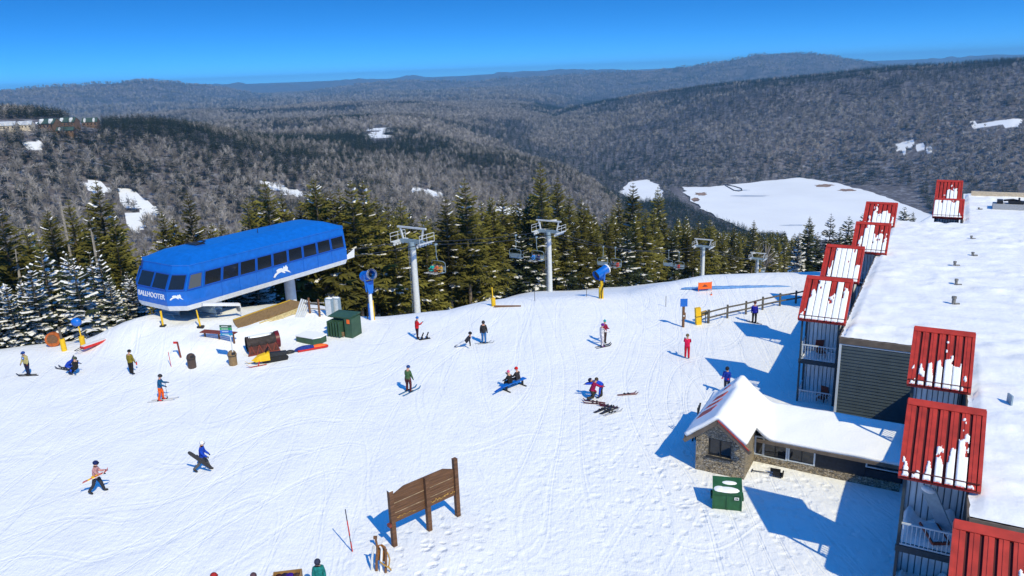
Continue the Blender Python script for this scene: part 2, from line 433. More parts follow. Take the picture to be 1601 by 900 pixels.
def make_terrain():
    rings = [0.0] + list(np.geomspace(4, 60, 110)) + list(np.geomspace(60, 260, 190)[1:]) + list(np.geomspace(260, 20500, 330)[1:])
    azs = list(np.linspace(-180, -62, 30)) + list(np.linspace(-60, -38, 40)) + list(np.linspace(-37.85, 38, 500)) + list(np.linspace(38.6, 62, 40)) + list(np.linspace(66, 176, 28))
    azs = np.radians(np.array(azs)); rr = np.array(rings[1:])
    A, Rr = np.meshgrid(azs, rr)
    X = Rr * np.sin(A); Y = Rr * np.cos(A); Z = height(X.ravel(), Y.ravel()).reshape(X.shape)
    na, nr = len(azs), len(rr)
    co = np.stack([X, Y, Z], -1).reshape(-1, 3)
    co = np.vstack([co, [[0, 0, gz(0, 0.01)]]])
    i, j = np.meshgrid(np.arange(nr - 1), np.arange(na), indexing='ij')
    j2 = (j + 1) % na
    quads = np.stack([i * na + j, (i + 1) * na + j, (i + 1) * na + j2, i * na + j2], -1).reshape(-1, 4)[:, ::-1]
    c = nr * na
    tris = np.stack([np.full(na, c), np.arange(na), (np.arange(na) + 1) % na], -1)[:, ::-1]
    me = bpy.data.meshes.new('snow_ground')
    nq, ntr = len(quads), len(tris)
    me.vertices.add(len(co)); me.vertices.foreach_set('co', co.ravel())
    me.loops.add(nq * 4 + ntr * 3)
    me.loops.foreach_set('vertex_index', np.concatenate([quads.ravel(), tris.ravel()]).astype(np.int32))
    me.polygons.add(nq + ntr)
    ls = np.concatenate([np.arange(nq) * 4, nq * 4 + np.arange(ntr) * 3]).astype(np.int32)
    me.polygons.foreach_set('loop_start', ls)
    me.update(calc_edges=True)
    me.polygons.foreach_set('use_smooth', np.ones(nq + ntr, bool))
    x, y, z = co.T
    r = np.hypot(x, y); az = np.degrees(np.arctan2(x, y)); rb = np.interp(az, *BR)
    lx = x - LINE0.x; ly = y - LINE0.y; side = lx * TT.x + ly * TT.y; along = lx * TS.x + ly * TS.y
    piste = (side > -9) & (side < 16) & (along > -10) & (along < 330)
    snow = np.where((r < rb + 14) | piste | ((az > -2) & (az < 21) & (side > 0) & (r < 330)), 1.0, .0)
    snow = np.where((r >= rb + 14) & (r < 420) & (snow < 1), .55, snow)
    snow = np.where((r >= 420) & (r < 1400), np.interp(r, [420, 900], [.44, .30]), snow)
    snow = np.where((r >= 1400) & (r < 3800), .27, snow)
    snow = np.where(openness(x, y, z), 1.0, snow)
    sx, sy = at(680, 860).x, at(680, 860).y; hx, hy = at(1120, 760).x, at(1120, 760).y
    foot = .5 * np.exp(-((x - sx) ** 2 / 9 + (y - sy) ** 2 / 14)) + .45 * np.exp(-((x - hx) ** 2 / 60 + (y - hy) ** 2 / 90)) + .03
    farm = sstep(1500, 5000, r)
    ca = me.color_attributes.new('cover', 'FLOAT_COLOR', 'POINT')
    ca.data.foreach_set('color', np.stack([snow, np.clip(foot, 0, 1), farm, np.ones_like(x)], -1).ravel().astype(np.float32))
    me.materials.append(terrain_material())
    o = bpy.data.objects.new('snow_ground', me); COL.objects.link(o); o['kind'] = 'structure'
    return float(co[:, 2].min()), float(co[:, 2].max())

ZMIN, ZMAX = make_terrain()

def flat_sheet(name, poly, z, m):
    b = MB(); b.add([(p.x, p.y, z) for p in poly], [tuple(range(len(poly)))][:1])
    o = b.build(name, m); o['kind'] = 'structure'
    if o.data.polygons[0].normal.z < 0: o.data.flip_normals()
    return o
lake_m = mat('lake_snow', (.88, .89, .90), .6, noise=.05, nscale=.01, bump=.2, bscale=.05)
def jag(poly, n=9, a=.05):
    out = []
    for i, p in enumerate(poly):
        q = poly[(i + 1) % len(poly)]; d = q - p; nn = Vector((-d.y, d.x, 0)).normalized()
        for k in range(n):
            out.append(p + d * (k / n) + nn * (vnoise(np.array([i * 3.1 + k * .9]), np.array([.5]), 9)[0] * d.length * a * 2))
    return out
flat_sheet('frozen_lake', jag(LAKE), LAKE_Z, lake_m)
flat_sheet('frozen_inlet', jag(LAKE2), LAKE_Z, lake_m)

def shore_patch(name, cx, cy, rx, ry, m, z, seed):
    c = at(cx, cy, LAKE_Z); q = []
    for k in range(28):
        a = 2 * math.pi * k / 28; f = .6 + .8 * (vnoise(np.array([k * .7]), np.array([seed * 3.1]), seed)[0] + .5)
        p = at(cx + rx * f * math.cos(a), cy + ry * f * math.sin(a), LAKE_Z); q.append(p)
    return flat_sheet(name, q, z, m)
mud = mat('frozen_mud', (.26, .17, .12), .9, noise=.5, nscale=.08); greyice = mat('grey_ice', (.52, .56, .63), .5, noise=.15, nscale=.03)
for k, (cx, cy, rx, ry, mm) in enumerate([(1288, 290, 16, 2.2, mud), (1325, 297, 14, 2.0, mud), (1096, 303, 9, 2.4, mud), (1088, 312, 7, 3, mud), (1172, 306, 26, 1.2, greyice), (1240, 352, 18, 1.0, greyice), (1210, 366, 22, 2.0, greyice), (1160, 297, 12, .8, greyice)]):
    shore_patch('mud_shore' if mm is mud else 'ice_patch', cx, cy, rx, ry, mm, LAKE_Z + .15, k + 2)

# ------------------------------------------------------------------ conifers
def foliage_mat(name, col, var=.35):
    m = mat(name, col, .8, noise=.45, nscale=1.1, objrand=var, spec=.15)
    return m
FOL = foliage_mat('spruce_needles', (.112, .104, .022), .5)
FOLD = foliage_mat('dark_spruce_needles', (.034, .046, .022))
SNB = mat('branch_snow', (.88, .88, .88), .6, spec=.2)

def crown_mesh(h, rad, seed, snowy, fol, whorls=24, per=8, clear=.08, hi=True):
    q = random.Random(seed); b = MB()
    for w in range(whorls):
        f = (w + q.random() * .7) / whorls
        z = h * (clear + (1 - clear) * f)
        Lw = rad * (1 - f) ** .72 * (.75 + .5 * q.random()) + .14
        if f < .12: Lw *= .55 + f * 3.5
        n = max(4, int(per * (1 - .45 * f)))
        a0 = q.random() * 6.28
        for k in range(n):
            a = a0 + 6.283 * k / n + q.uniform(-.3, .3); L = Lw * q.uniform(.6, 1.15)
            if q.random() < .08: continue
            ca, sa = math.cos(a), math.sin(a)
            droop = q.uniform(.18, .42) * (1 - f) + (-.35 * f); tip = q.uniform(.05, .2)
            seg = 4 if hi else 2
            pts = []
            for i in range(seg + 1):
                t = i / seg
                pts.append((L * t, z - L * (droop * t * 1.3 - tip * t * t) ))
            wd = L * (.34 if hi else .46)
            snow = q.random() < snowy * (1.15 - .6 * f)
            for i in range(seg):
                (r0, z0), (r1, z1) = pts[i], pts[i + 1]
                w0 = wd * math.sin(math.pi * (.12 + .80 * i / seg)); rm = (r0 + r1) / 2
                for sgn in (-1, 1):
                    rr = q.uniform(.75, 1.25)
                    ro = r1 + wd * .45 * rr; wo = sgn * w0 * rr
                    zo = (z0 + z1) / 2 - .22 * w0 + q.uniform(-.08, .08) * L
                    vs = [(ca * r0, sa * r0, z0), (ca * ro - sa * wo, sa * ro + ca * wo, zo), (ca * r1, sa * r1, z1)]
                    b.add(vs, [(0, 1, 2)], 0)
                    if hi:
                        ro2 = rm + wd * .1; wo2 = sgn * w0 * rr * .8
                        b.add([(ca * r0, sa * r0, z0 - .02), (ca * ro2 - sa * wo2, sa * ro2 + ca * wo2, zo - .16 * L * q.random()), (ca * rm, sa * rm, (z0 + z1) / 2 - .06)], [(0, 1, 2)], 0)
                if snow and i >= 1 and q.random() < .8:
                    ws = w0 * q.uniform(.5, .9) * (1.3 if snowy > .8 else 1); e = .07
                    vs = []
                    for (rr_, zz, ww) in ((r0, z0, ws * .8), (r1, z1, ws)):
                        for sg in (-1, 0, 1):
                            vs.append((ca * rr_ - sa * ww * sg, sa * rr_ + ca * ww * sg, zz + e - abs(sg) * (.14 * ww + .03)))
                    b.add(vs, [(0, 1, 4, 3), (1, 2, 5, 4)], 1)
    # leader
    b.add([(-.05, 0, h * .97), (.05, 0, h * .97), (0, 0, h * 1.03)], [(0, 1, 2)], 0)
    return b

def trunk_mb(h, r0):
    b = MB(); b.tube([(0, 0, -1.2), (0.02, 0, h * .3), (0.03, .02, h * .65), (0, 0, h * .99)], [r0 * 1.15, r0, r0 * .6, r0 * .1], 7)
    return b

def mesh_of(mb, name, mats):
    o = mb.build(name, mats); me = o.data; bpy.data.objects.remove(o); return me

PROTO = []      # (crown mesh, trunk mesh, height, kind)
for i in range(5):
    h = [13, 14.5, 12, 15.5, 13.5][i]
    PROTO.append((mesh_of(crown_mesh(h, h * [.165, .15, .185, .145, .17][i], 100 + i, .11, FOL, 40, 11, [.14, .2, .10, .25, .16][i]), 'crown', [FOL, SNB]), mesh_of(trunk_mb(h, .17), 'trunk', [M['bark']]), h, 'olive'))
for i in range(4):
    h = [7.5, 9, 10.5, 8.5][i]
    PROTO.append((mesh_of(crown_mesh(h, h * [.26, .24, .22, .25][i], 200 + i, .95, FOLD, 22, 10, .05), 'crown', [FOLD, SNB]), mesh_of(trunk_mb(h, .14), 'trunk', [M['bark']]), h, 'snowy'))
for i in range(2):
    h = [12, 10][i]
    PROTO.append((mesh_of(crown_mesh(h, h * .22, 300 + i, .30, FOLD, 26, 9, .06), 'crown', [FOLD, SNB]), mesh_of(trunk_mb(h, .16), 'trunk', [M['bark']]), h, 'dark'))
OL = [0, 1, 2, 3, 4]; SN = [5, 6, 7, 8]; DK = [9, 10]

def line_side(x, y):
    lx = x - LINE0.x; ly = y - LINE0.y
    return lx * TT.x + ly * TT.y, lx * TS.x + ly * TS.y

def term_dist(x, y):
    dx = x - TO.x; dy = y - TO.y
    s = dx * TS.x + dy * TS.y; t = dx * TT.x + dy * TT.y
    return math.hypot(max(-3 - s, s - 18, 0), max(-7.2 - t, t - .5, 0))

LC0 = Vector((18.4, 40.75, 0)); LRZ = R(-30)
def lodge_uv(x, y):
    dx = x - LC0.x; dy = y - LC0.y
    return dx * math.cos(R(30)) - dy * .5, dx * .5 + dy * math.cos(R(30))

def tree_ok(x, y):
    r = math.hypot(x, y); az = math.degrees(math.atan2(x, y))
    rb = float(np.interp(az, *BR))
    sd, al = line_side(x, y); u, v = lodge_uv(x, y)
    if r < rb + 1.5: return False
    if u > -4.5 and v < 62: return False
    if term_dist(x, y) < 3.2: return False
    if az < -18: return True
    if -6.5 < sd < 13 and -6 < al < 300: return False
    if sd >= 13: return az > 21.2 and r > 86
    if az < -1: return r > rb + 12
    return True

TREES = []
def put_tree(x, y, pi, sc, region):
    cm, tm, h, kind = PROTO[pi]
    name = {'olive': 'spruce_tree', 'snowy': 'snowy_fir_tree', 'dark': 'dark_fir_tree'}[kind]
    e = empty(name, (x, y, gz(x, y) - .15), rnd.uniform(0, 6.28))
    e.scale = (sc * rnd.uniform(.9, 1.15),) * 2 + (sc,)
    for n, me in (('trunk', tm), ('crown', cm)):
        o = bpy.data.objects.new(n, me); COL.objects.link(o); o.parent = e
    TREES.append((e, kind, region)); return e

def region_of(x, y):
    sd, al = line_side(x, y); az = math.degrees(math.atan2(x, y))
    if az > 21: return 'beside the lodge'
    if az > 10: return 'by the lower lift towers'
    if az > 1.5: return 'by the middle lift tower'
    if az > -9: return 'between the two tallest lift towers'
    if az > -15: return 'near the tallest lift tower'
    if az > -27: return 'behind the blue lift station'
    return 'left of the blue lift station'

tried = 0; pts = []
def far_enough(x, y, d):
    for (a, b) in pts:
        if (a - x) ** 2 + (b - y) ** 2 < d * d: return False
    return True
# front row of small snow-laden firs on the left, then taller olive spruces, then the wood beside the piste
def scatter(n, az0, az1, r0, r1, kinds, dmin, s0, s1, rel=True):
    c = 0
    for _ in range(n * 60):
        if c >= n: break
        az = rnd.uniform(az0, az1); rb = float(np.interp(az, *BR)) if rel else 0
        r = rb + math.sqrt(rnd.uniform(r0 * r0, r1 * r1)) if not rel else rb + rnd.uniform(r0, r1)
        x = r * math.sin(R(az)); y = r * math.cos(R(az))
        if not tree_ok(x, y) or not far_enough(x, y, dmin): continue
        zz = gz(x, y) + np.linspace(6, 17, 12)
        if inpoly(*proj(np.full(12, x), np.full(12, y), zz), [(172, 285), (206, 290), (248, 322), (238, 352), (205, 356)]).any(): continue
        pts.append((x, y)); put_tree(x, y, rnd.choice(kinds), rnd.uniform(s0, s1), region_of(x, y)); c += 1
scatter(46, -41, -26, 1.5, 11, SN, 1.9, .6, .95)
scatter(20, -27, -13, 3, 14, SN, 1.9, .6, .95)
scatter(66, -41, -26.5, 9, 40, OL + OL + OL + SN, 1.9, .88, 1.22)
scatter(40, -27, -15.5, 8, 42, OL + OL + OL + SN, 2.1, .9, 1.2)
scatter(76, -17, 0, 11, 50, OL + OL + OL + DK, 2.2, .95, 1.36)
scatter(50, -1, 15, 30, 125, OL, 2.8, 1.1, 1.55)
scatter(12, 12, 22, 110, 210, OL + DK, 3.4, .9, 1.2)
for (px, py, ht, k, rr) in [(1300, 332, 16, 9, 96), (1328, 337, 15, 10, 104), (1262, 402, 9, 9, 90), (1278, 372, 12, 10, 94), (1353, 328, 14, 9, 128), (1415, 322, 13, 10, 140), (1246, 425, 6, 6, 88), (1312, 372, 11, 10, 92), (1428, 330, 10, 3, 150)]:
    d = ray(px, py); h = math.hypot(d[0], d[1]); x, y = d[0] / h * rr, d[1] / h * rr
    ztop = CAMZ + d[2] / h * rr; zb = gz(x, y)
    put_tree(x, y, k, max(.5, (ztop - zb) / PROTO[k][2]), 'beside the lodge')
TL = {
 'olive': 'olive-green spruce with flecks of snow, standing in the wood {}',
 'snowy': 'small fir with branches loaded with snow, standing {}',
 'dark': 'dark fir with some snow on its branches, standing {}'}
for e, kind, reg in TREES:
    tag(e, TL[kind].format(reg), 'tree', {'olive': 'olive spruces ', 'snowy': 'snow-laden firs ', 'dark': 'dark firs '}[kind] + reg)

# dead snags
def snag(px, py0, py1, r, label):
    d = ray(px, py1); k = r / math.hypot(d[0], d[1]); x, y = d[0] * k, d[1] * k
    zt = CAMZ + ray(px, py0)[2] / math.hypot(*ray(px, py0)[:2]) * r; zb = gz(x, y)
    e = empty('dead_tree', (x, y, zb - .2), rnd.uniform(0, 6), label, 'dead tree', 'dead tree trunks left of the lift station')
    h = zt - zb
    b = MB(); b.tube([(0, 0, -.5), (.1, 0, h * .4), (-.1, .1, h * .75), (.05, .1, h)], [.2, .17, .11, .04], 7); b.build('trunk', M['deadbark'], e)
    b = MB(); b.tube([(0, 0, h * .33), (0, 0, h * .97)], .03, 5)
    for i in range(26):
        z = h * rnd.uniform(.35, .98); a = rnd.uniform(0, 6.28); l = rnd.uniform(.4, 1.5) * (1.15 - z / h)
        b.tube([(0, 0, z), (math.cos(a) * l * .6, math.sin(a) * l * .6, z + .1 * l), (math.cos(a) * l, math.sin(a) * l, z - .1 * l)], [.035, .022, .008], 4)
    b.build('branch', M['deadbark'], e)
snag(117, 300, 440, 84, 'tall bare grey dead trunk rising above the snow-laden firs')
snag(157, 352, 430, 82, 'shorter bare dead trunk, just right of the tallest one')
snag(34, 385, 440, 84, 'short bare dead trunk nearest the left edge')

# ------------------------------------------------------------------ forest masses on the hills
def bare_mesh(h, rad, n, seed, wid):
    q = random.Random(seed); b = MB()
    b.tube([(0, 0, -1), (0, 0, h * .55)], [h * .016, h * .008], 4, 0, False)
    for i in range(n):
        a = q.uniform(0, 6.28); e = q.uniform(.25, 1.4); z0 = h * q.uniform(.2, .6)
        l = h * q.uniform(.28, .5)
        d = Vector((math.cos(a) * math.cos(e), math.sin(a) * math.cos(e), math.sin(e)))
        p0 = Vector((0, 0, z0)); p1 = p0 + d * l
        sx = rad / (h * .34); p1.x *= sx; p1.y *= sx
        p1.z = min(p1.z, h * q.uniform(.9, 1.02))
        sd = d.cross(Vector((q.uniform(-1, 1), q.uniform(-1, 1), q.uniform(-1, 1)))).normalized() * wid
        mid = p0.lerp(p1, .55)
        b.add([p0, mid + sd, p1, mid - sd], [(0, 1, 2, 3)], 0)
    return b
BARE = mat('bare_twigs', (.285, .265, .25), .9, objrand=.5, spec=.1)
FARC = mat('hill_conifer_needles', (.021, .029, .020), .85, objrand=.5, spec=.1)
bare_p = [mesh_of(bare_mesh(13, 3.6, 46, 500 + i, .17), 'bare', [BARE]) for i in range(3)]
barefar_p = [mesh_of(bare_mesh(14, 4.8, 40, 520 + i, .40), 'bare', [BARE]) for i in range(3)]
con_p = [mesh_of(crown_mesh(14, 3.0, 540 + i, .03, FARC, 11, 6, .06, False), 'conifer', [FARC, SNB]) for i in range(3)]

def instancer(name, pos, scale, protos, label, cat):
    me = bpy.data.meshes.new(name)
    me.vertices.add(len(pos)); me.vertices.foreach_set('co', np.asarray(pos, np.float32).ravel())
    a = me.attributes.new('sc', 'FLOAT', 'POINT'); a.data.foreach_set('value', np.asarray(scale, np.float32))
    rng = np.random.default_rng(len(pos))
    a = me.attributes.new('rot', 'FLOAT', 'POINT'); a.data.foreach_set('value', rng.uniform(0, 6.28, len(pos)).astype(np.float32))
    a = me.attributes.new('pick', 'INT', 'POINT'); a.data.foreach_set('value', rng.integers(0, len(protos), len(pos)).astype(np.int32))
    o = bpy.data.objects.new(name, me); COL.objects.link(o)
    ng = bpy.data.node_groups.new(name, 'GeometryNodeTree')
    ng.interface.new_socket('Geometry', in_out='INPUT', socket_type='NodeSocketGeometry')
    ng.interface.new_socket('Geometry', in_out='OUTPUT', socket_type='NodeSocketGeometry')
    N = ng.nodes.new; L = ng.links.new
    gi = N('NodeGroupInput'); go = N('NodeGroupOutput')
    iop = N('GeometryNodeInstanceOnPoints'); g2i = N('GeometryNodeGeometryToInstance')
    mp = N('GeometryNodeMeshToPoints'); L(gi.outputs[0], mp.inputs[0]); L(mp.outputs[0], iop.inputs['Points'])
    for pm in reversed(protos):
        po = bpy.data.objects.new(name + '_kind', pm)
        oi = N('GeometryNodeObjectInfo'); oi.inputs['Object'].default_value = po
        L(oi.outputs['Geometry'], g2i.inputs[0])
    L(g2i.outputs[0], iop.inputs['Instance']); iop.inputs['Pick Instance'].default_value = True
    def attr(nm, ty):
        x = N('GeometryNodeInputNamedAttribute'); x.data_type = ty; x.inputs[0].default_value = nm; return x.outputs[0]
    L(attr('pick', 'INT'), iop.inputs['Instance Index'])
    cx = N('ShaderNodeCombineXYZ'); L(attr('rot', 'FLOAT'), cx.inputs[2])
    L(cx.outputs[0], iop.inputs['Rotation']); L(attr('sc', 'FLOAT'), iop.inputs['Scale'])
    L(iop.outputs[0], go.inputs[0])
    md = o.modifiers.new('scatter', 'NODES'); md.node_group = ng
    tag(o, label, cat, None, 'stuff')
    return o

def forest():
    rng = np.random.default_rng(5)
    outs = {'near_c': [], 'bare': [], 'con': [], 'barefar': []}
    def zone(n, r0, r1, sc0, sc1, key_bare, cfrac, near=False):
        az = rng.uniform(-41, 41, n); r = np.sqrt(rng.uniform(r0 * r0, r1 * r1, n))
        x = r * np.sin(np.radians(az)); y = r * np.cos(np.radians(az)); z = height(x, y)
        sd = (x - LINE0.x) * TT.x + (y - LINE0.y) * TT.y; al = (x - LINE0.x) * TS.x + (y - LINE0.y) * TS.y
        ok = ~(openness(x, y, z, 9.0) | inpoly(x, y, LAKE) | inpoly(x, y, LAKE2))
        ok &= ~((sd > -8) & (sd < 14) & (al < 340))
        ok &= ~((az > -1) & (az < 21.5) & (sd > 0) & (r < 300))
        u = (x - LC0.x) * math.cos(R(30)) - (y - LC0.y) * .5; v = (x - LC0.x) * .5 + (y - LC0.y) * math.cos(R(30))
        ok &= ~((u > -6) & (v < 75)) & ~((u > -8) & (v < 420) & (r < 450))
        px, py = proj(x, y, z + 12)
        # keep the near shore of the lake in view
        ok &= ~(inpoly(px, py, [(1040, 285), (1420, 280), (1480, 345), (1390, 372), (1232, 372), (1222, 345), (1130, 336), (1070, 312)]) & (r < 1900))
        x, y, z, r, az = x[ok], y[ok], z[ok], r[ok], az[ok]
        m = 1.25 * fbm(x / 210, y / 210, 31, 4) + .35 * fbm(x / 40, y / 40, 37, 2)
        px, py = proj(x, y, z)
        e = np.interp(az, *TA); crest = np.exp(-((np.abs(np.degrees(np.arctan2(z - CAMZ, r)) - e)) / 1.1) ** 2) * (r < 1500)
        ec = np.interp(az, *TC); crestc = np.exp(-((np.abs(np.degrees(np.arctan2(z - CAMZ, r)) - ec)) / .9) ** 2) * (r > 1700) * (az > 0)
        shore = np.exp(-((z - LAKE_Z - 10) / 26) ** 2) * (az > 4)
        con = (.85 * m + .30 * crest + .35 * crestc + .7 * shore + cfrac + (.5 if near else 0) + .42 * (rng.uniform(-1, 1, len(x)))) > .10
        dens = np.where(con, 1.0, .85)
        keep = rng.uniform(0, 1, len(x)) < dens
        x, y, z, con, r = x[keep], y[keep], z[keep], con[keep], r[keep]
        ok2 = ~(~con & (r < 230)) & ~(inpoly(*proj(x, y, z), [(-20, 186), (160, 186), (160, 206), (-20, 208)]) & (r < 1300))
        if near: ok2 &= r > np.interp(np.degrees(np.arctan2(x, y)), *BR) + 26
        x, y, z, con, r = x[ok2], y[ok2], z[ok2], con[ok2], r[ok2]
        P = np.stack([x, y, z - .3], -1); S = rng.uniform(sc0, sc1, len(x))
        if near:
            outs['near_c'].append((P[con], S[con] * .95))
        else: outs['con'].append((P[con], S[con] * .95))
        outs[key_bare].append((P[~con], S[~con]))
    zone(13000, 92, 330, .75, 1.2, 'bare', .1, True)
    zone(64000, 330, 1450, .5, 1.0, 'bare', .10)
    zone(150000, 1350, 4300, .7, 1.25, 'barefar', .14)
    zone(90000, 4300, 10500, 1.1, 2.2, 'barefar', .08)
    lab = {'near_c': ('spruce_wood', 'spruce wood falling away behind the row of trees at the brow', 'wood', [PROTO[i][0] for i in (0, 2, 3, 9, 10)]),
           'con': ('conifer_forest', 'dark evergreens spread in patches over the far hills', 'forest', con_p),
           'bare': ('bare_woodland', 'leafless grey-brown woodland on the near hillside', 'woodland', bare_p),
           'barefar': ('far_bare_woodland', 'leafless grey-purple woodland on the hills beyond the lake', 'woodland', barefar_p)}
    for k, l in outs.items():
        P = np.vstack([a for a, _ in l]); S = np.concatenate([s for _, s in l])
        n, lb, ct, pr = lab[k]
        instancer(n, P, S, pr, lb, ct)
        print(k, len(P))
forest()
# ------------------------------------------------------------------ lodge (local axes: x along the end wall, y into the distance)
ROOF = 5.04
lodge = empty('ski_lodge', LC0, LRZ, 'long flat-roofed lodge under snow, with red metal-roofed balcony bays down its side', 'building')

def siding_wall(b, x0, x1, z0, z1, y, step=.19, m=0):
    """lap siding facing -y: every board leans out over the one below"""
    n = int((z1 - z0) / step)
    for i in range(n):
        a = z0 + i * step; c = a + step
        b.add([(x0, y - .045, a), (x1, y - .045, a), (x1, y - .004, c), (x0, y - .004, c)], [(0, 1, 2, 3)], m)
        b.add([(x0, y, a), (x1, y, a), (x1, y - .045, a), (x0, y - .045, a)], [(0, 1, 2, 3)], m)

b = MB()
LODGE_BOXES = [(0.02, 6.2, .02, 36.8), (6.25, 30, -17.2, 37.2), (6.0, 34, 37.3, 56), (8.0, 30, -24, -17.3)]
for i, (x0, x1, y0, y1) in enumerate(LODGE_BOXES):
    zt = ROOF - .3 if i != 3 else 3.6
    b.box(((x0 + x1) / 2, (y0 + y1) / 2, (zt - 14) / 2), (x1 - x0, y1 - y0, zt + 14), 0)
siding_wall(b, .10, 6.2, -1.5, ROOF - .42, .0)
siding_wall(b, 6.35, 20, -1.5, ROOF - .42, -17.22)
b.build('wall', [M['siding']], lodge)
b = MB(); b.box((.045, -.03, 1.6), (.13, .07, 6.2)); b.box((3.15, -.035, ROOF - .40), (6.1, .03, .07)); b.box((6.31, -17.27, 1.6), (.12, .07, 6.2))
b.build('corner_trim', [M['railp']], lodge)
b = MB()
b.box((3.1, -.02, ROOF - .17), (6.26, .14, .33)); b.box((-.02, 18.4, ROOF - .17), (.12, 36.8, .32)); b.box((15, -17.25, ROOF - .17), (17.6, .16, .34))
b.box((6.2, -8.6, ROOF - .17), (.13, 17.2, .32)); b.box((5.95, 46.6, ROOF - .17), (.12, 18.6, .32))
b.build('fascia', [M['fascia']], lodge)
b = MB(); b.box((8.3, 54.2, ROOF + .30), (3.2, .35, .62)); b.box((13, 54.25, ROOF + .30), (6.2, .35, .62)); b.build('parapet', [mat('buff_parapet', (.55, .45, .32), .8, noise=.15)], lodge)

def roof_snow():
    b = MB()
    def inside(x, y):
        return (0 <= x <= 6.3 and 0 <= y <= 36.9) or (6.2 <= x <= 30 and -17.2 <= y <= 37.2) or (5.95 <= x <= 34 and 37.2 <= y <= 56.2)
    nx, ny = 170, 245
    X = np.linspace(0, 34, nx + 1); Y = np.linspace(-17.25, 56.2, ny + 1)
    idx = {}
    gx, gy = np.meshgrid(X, Y)
    nz = .10 * fbm(gx / 4.2, gy / 4.0, 41, 4) + .30 * np.maximum(-.12, fbm(gx / 1.5, gy / .8, 43, 4)) * (.35 + np.clip(fbm(gx / 5, gy / 6, 51, 2) + .3, 0, 1)) + .16 * np.maximum(0, fbm(gx / 1.6, gy / 2.2, 47, 3)) * np.exp(-((gx - 1.2) / 1.6) ** 2)
    for j in range(ny):
        for i in range(nx):
            cx = (X[i] + X[i + 1]) / 2; cy = (Y[j] + Y[j + 1]) / 2
            if not inside(cx, cy): continue
            q = []
            for (ii, jj) in ((i, j), (i + 1, j), (i + 1, j + 1), (i, j + 1)):
                if (ii, jj) not in idx:
                    x, y = X[ii], Y[jj]
                    edge = not (inside(x - .3, y) and inside(x + .3, y) and inside(x, y - .3) and inside(x, y + .3))
                    z = ROOF + (.0 if edge else .14 + nz[jj, ii])
                    if edge: x += rnd.uniform(-.05, .04); y += rnd.uniform(-.04, .04)
                    idx[(ii, jj)] = len(b.v); b.v.append((x, y, z))
                q.append(idx[(ii, jj)])
            b.f.append(tuple(q)); b.m.append(0); b.sm.append(True)
    return b
roofsnow_m = mat('roof_snow', (.84, .85, .865), .62, noise=.08, nscale=.9, bump=1.0, bscale=2.2, spec=.2)
roof_snow().build('roof_snow', [roofsnow_m], lodge)
b = MB(); b.box((19, -20.6, 3.7), (22, 6.6, .25)); b.build('lower_roof_snow', [M['snowobj']], lodge)

# roof vents and their skirts
vent_m = mat('vent_pipe_metal', (.20, .19, .17), .6, noise=.3)
for (x, y, h, r) in [(5.55, 13.6, .42, .09), (5.45, 8.75, .50, .11), (5.42, 19.3, .34, .09), (6.6, 23.2, .28, .09), (6.55, 29.7, .28, .08), (10.5, 21, .3, .09), (7.3, 45, .2, .07), (12, 14, .35, .09)]:
    b = MB(); b.tube([(x, y, ROOF), (x, y, ROOF + .12 + h)], r, 9); b.tube([(x, y, ROOF + .1 + h * .8), (x, y, ROOF + .14 + h)], r * 1.35, 9)
    b.box((x + .2, y - .05, ROOF + .2), (.28, .12, .08), 0, .3)
    b.build('vent_pipe', [vent_m], lodge)
b = MB(); b.box((7.75, -6.78, ROOF + .3), (.07, .4, .62), 0, .4); b.build('roof_flashing', [M['steelblue']], lodge)

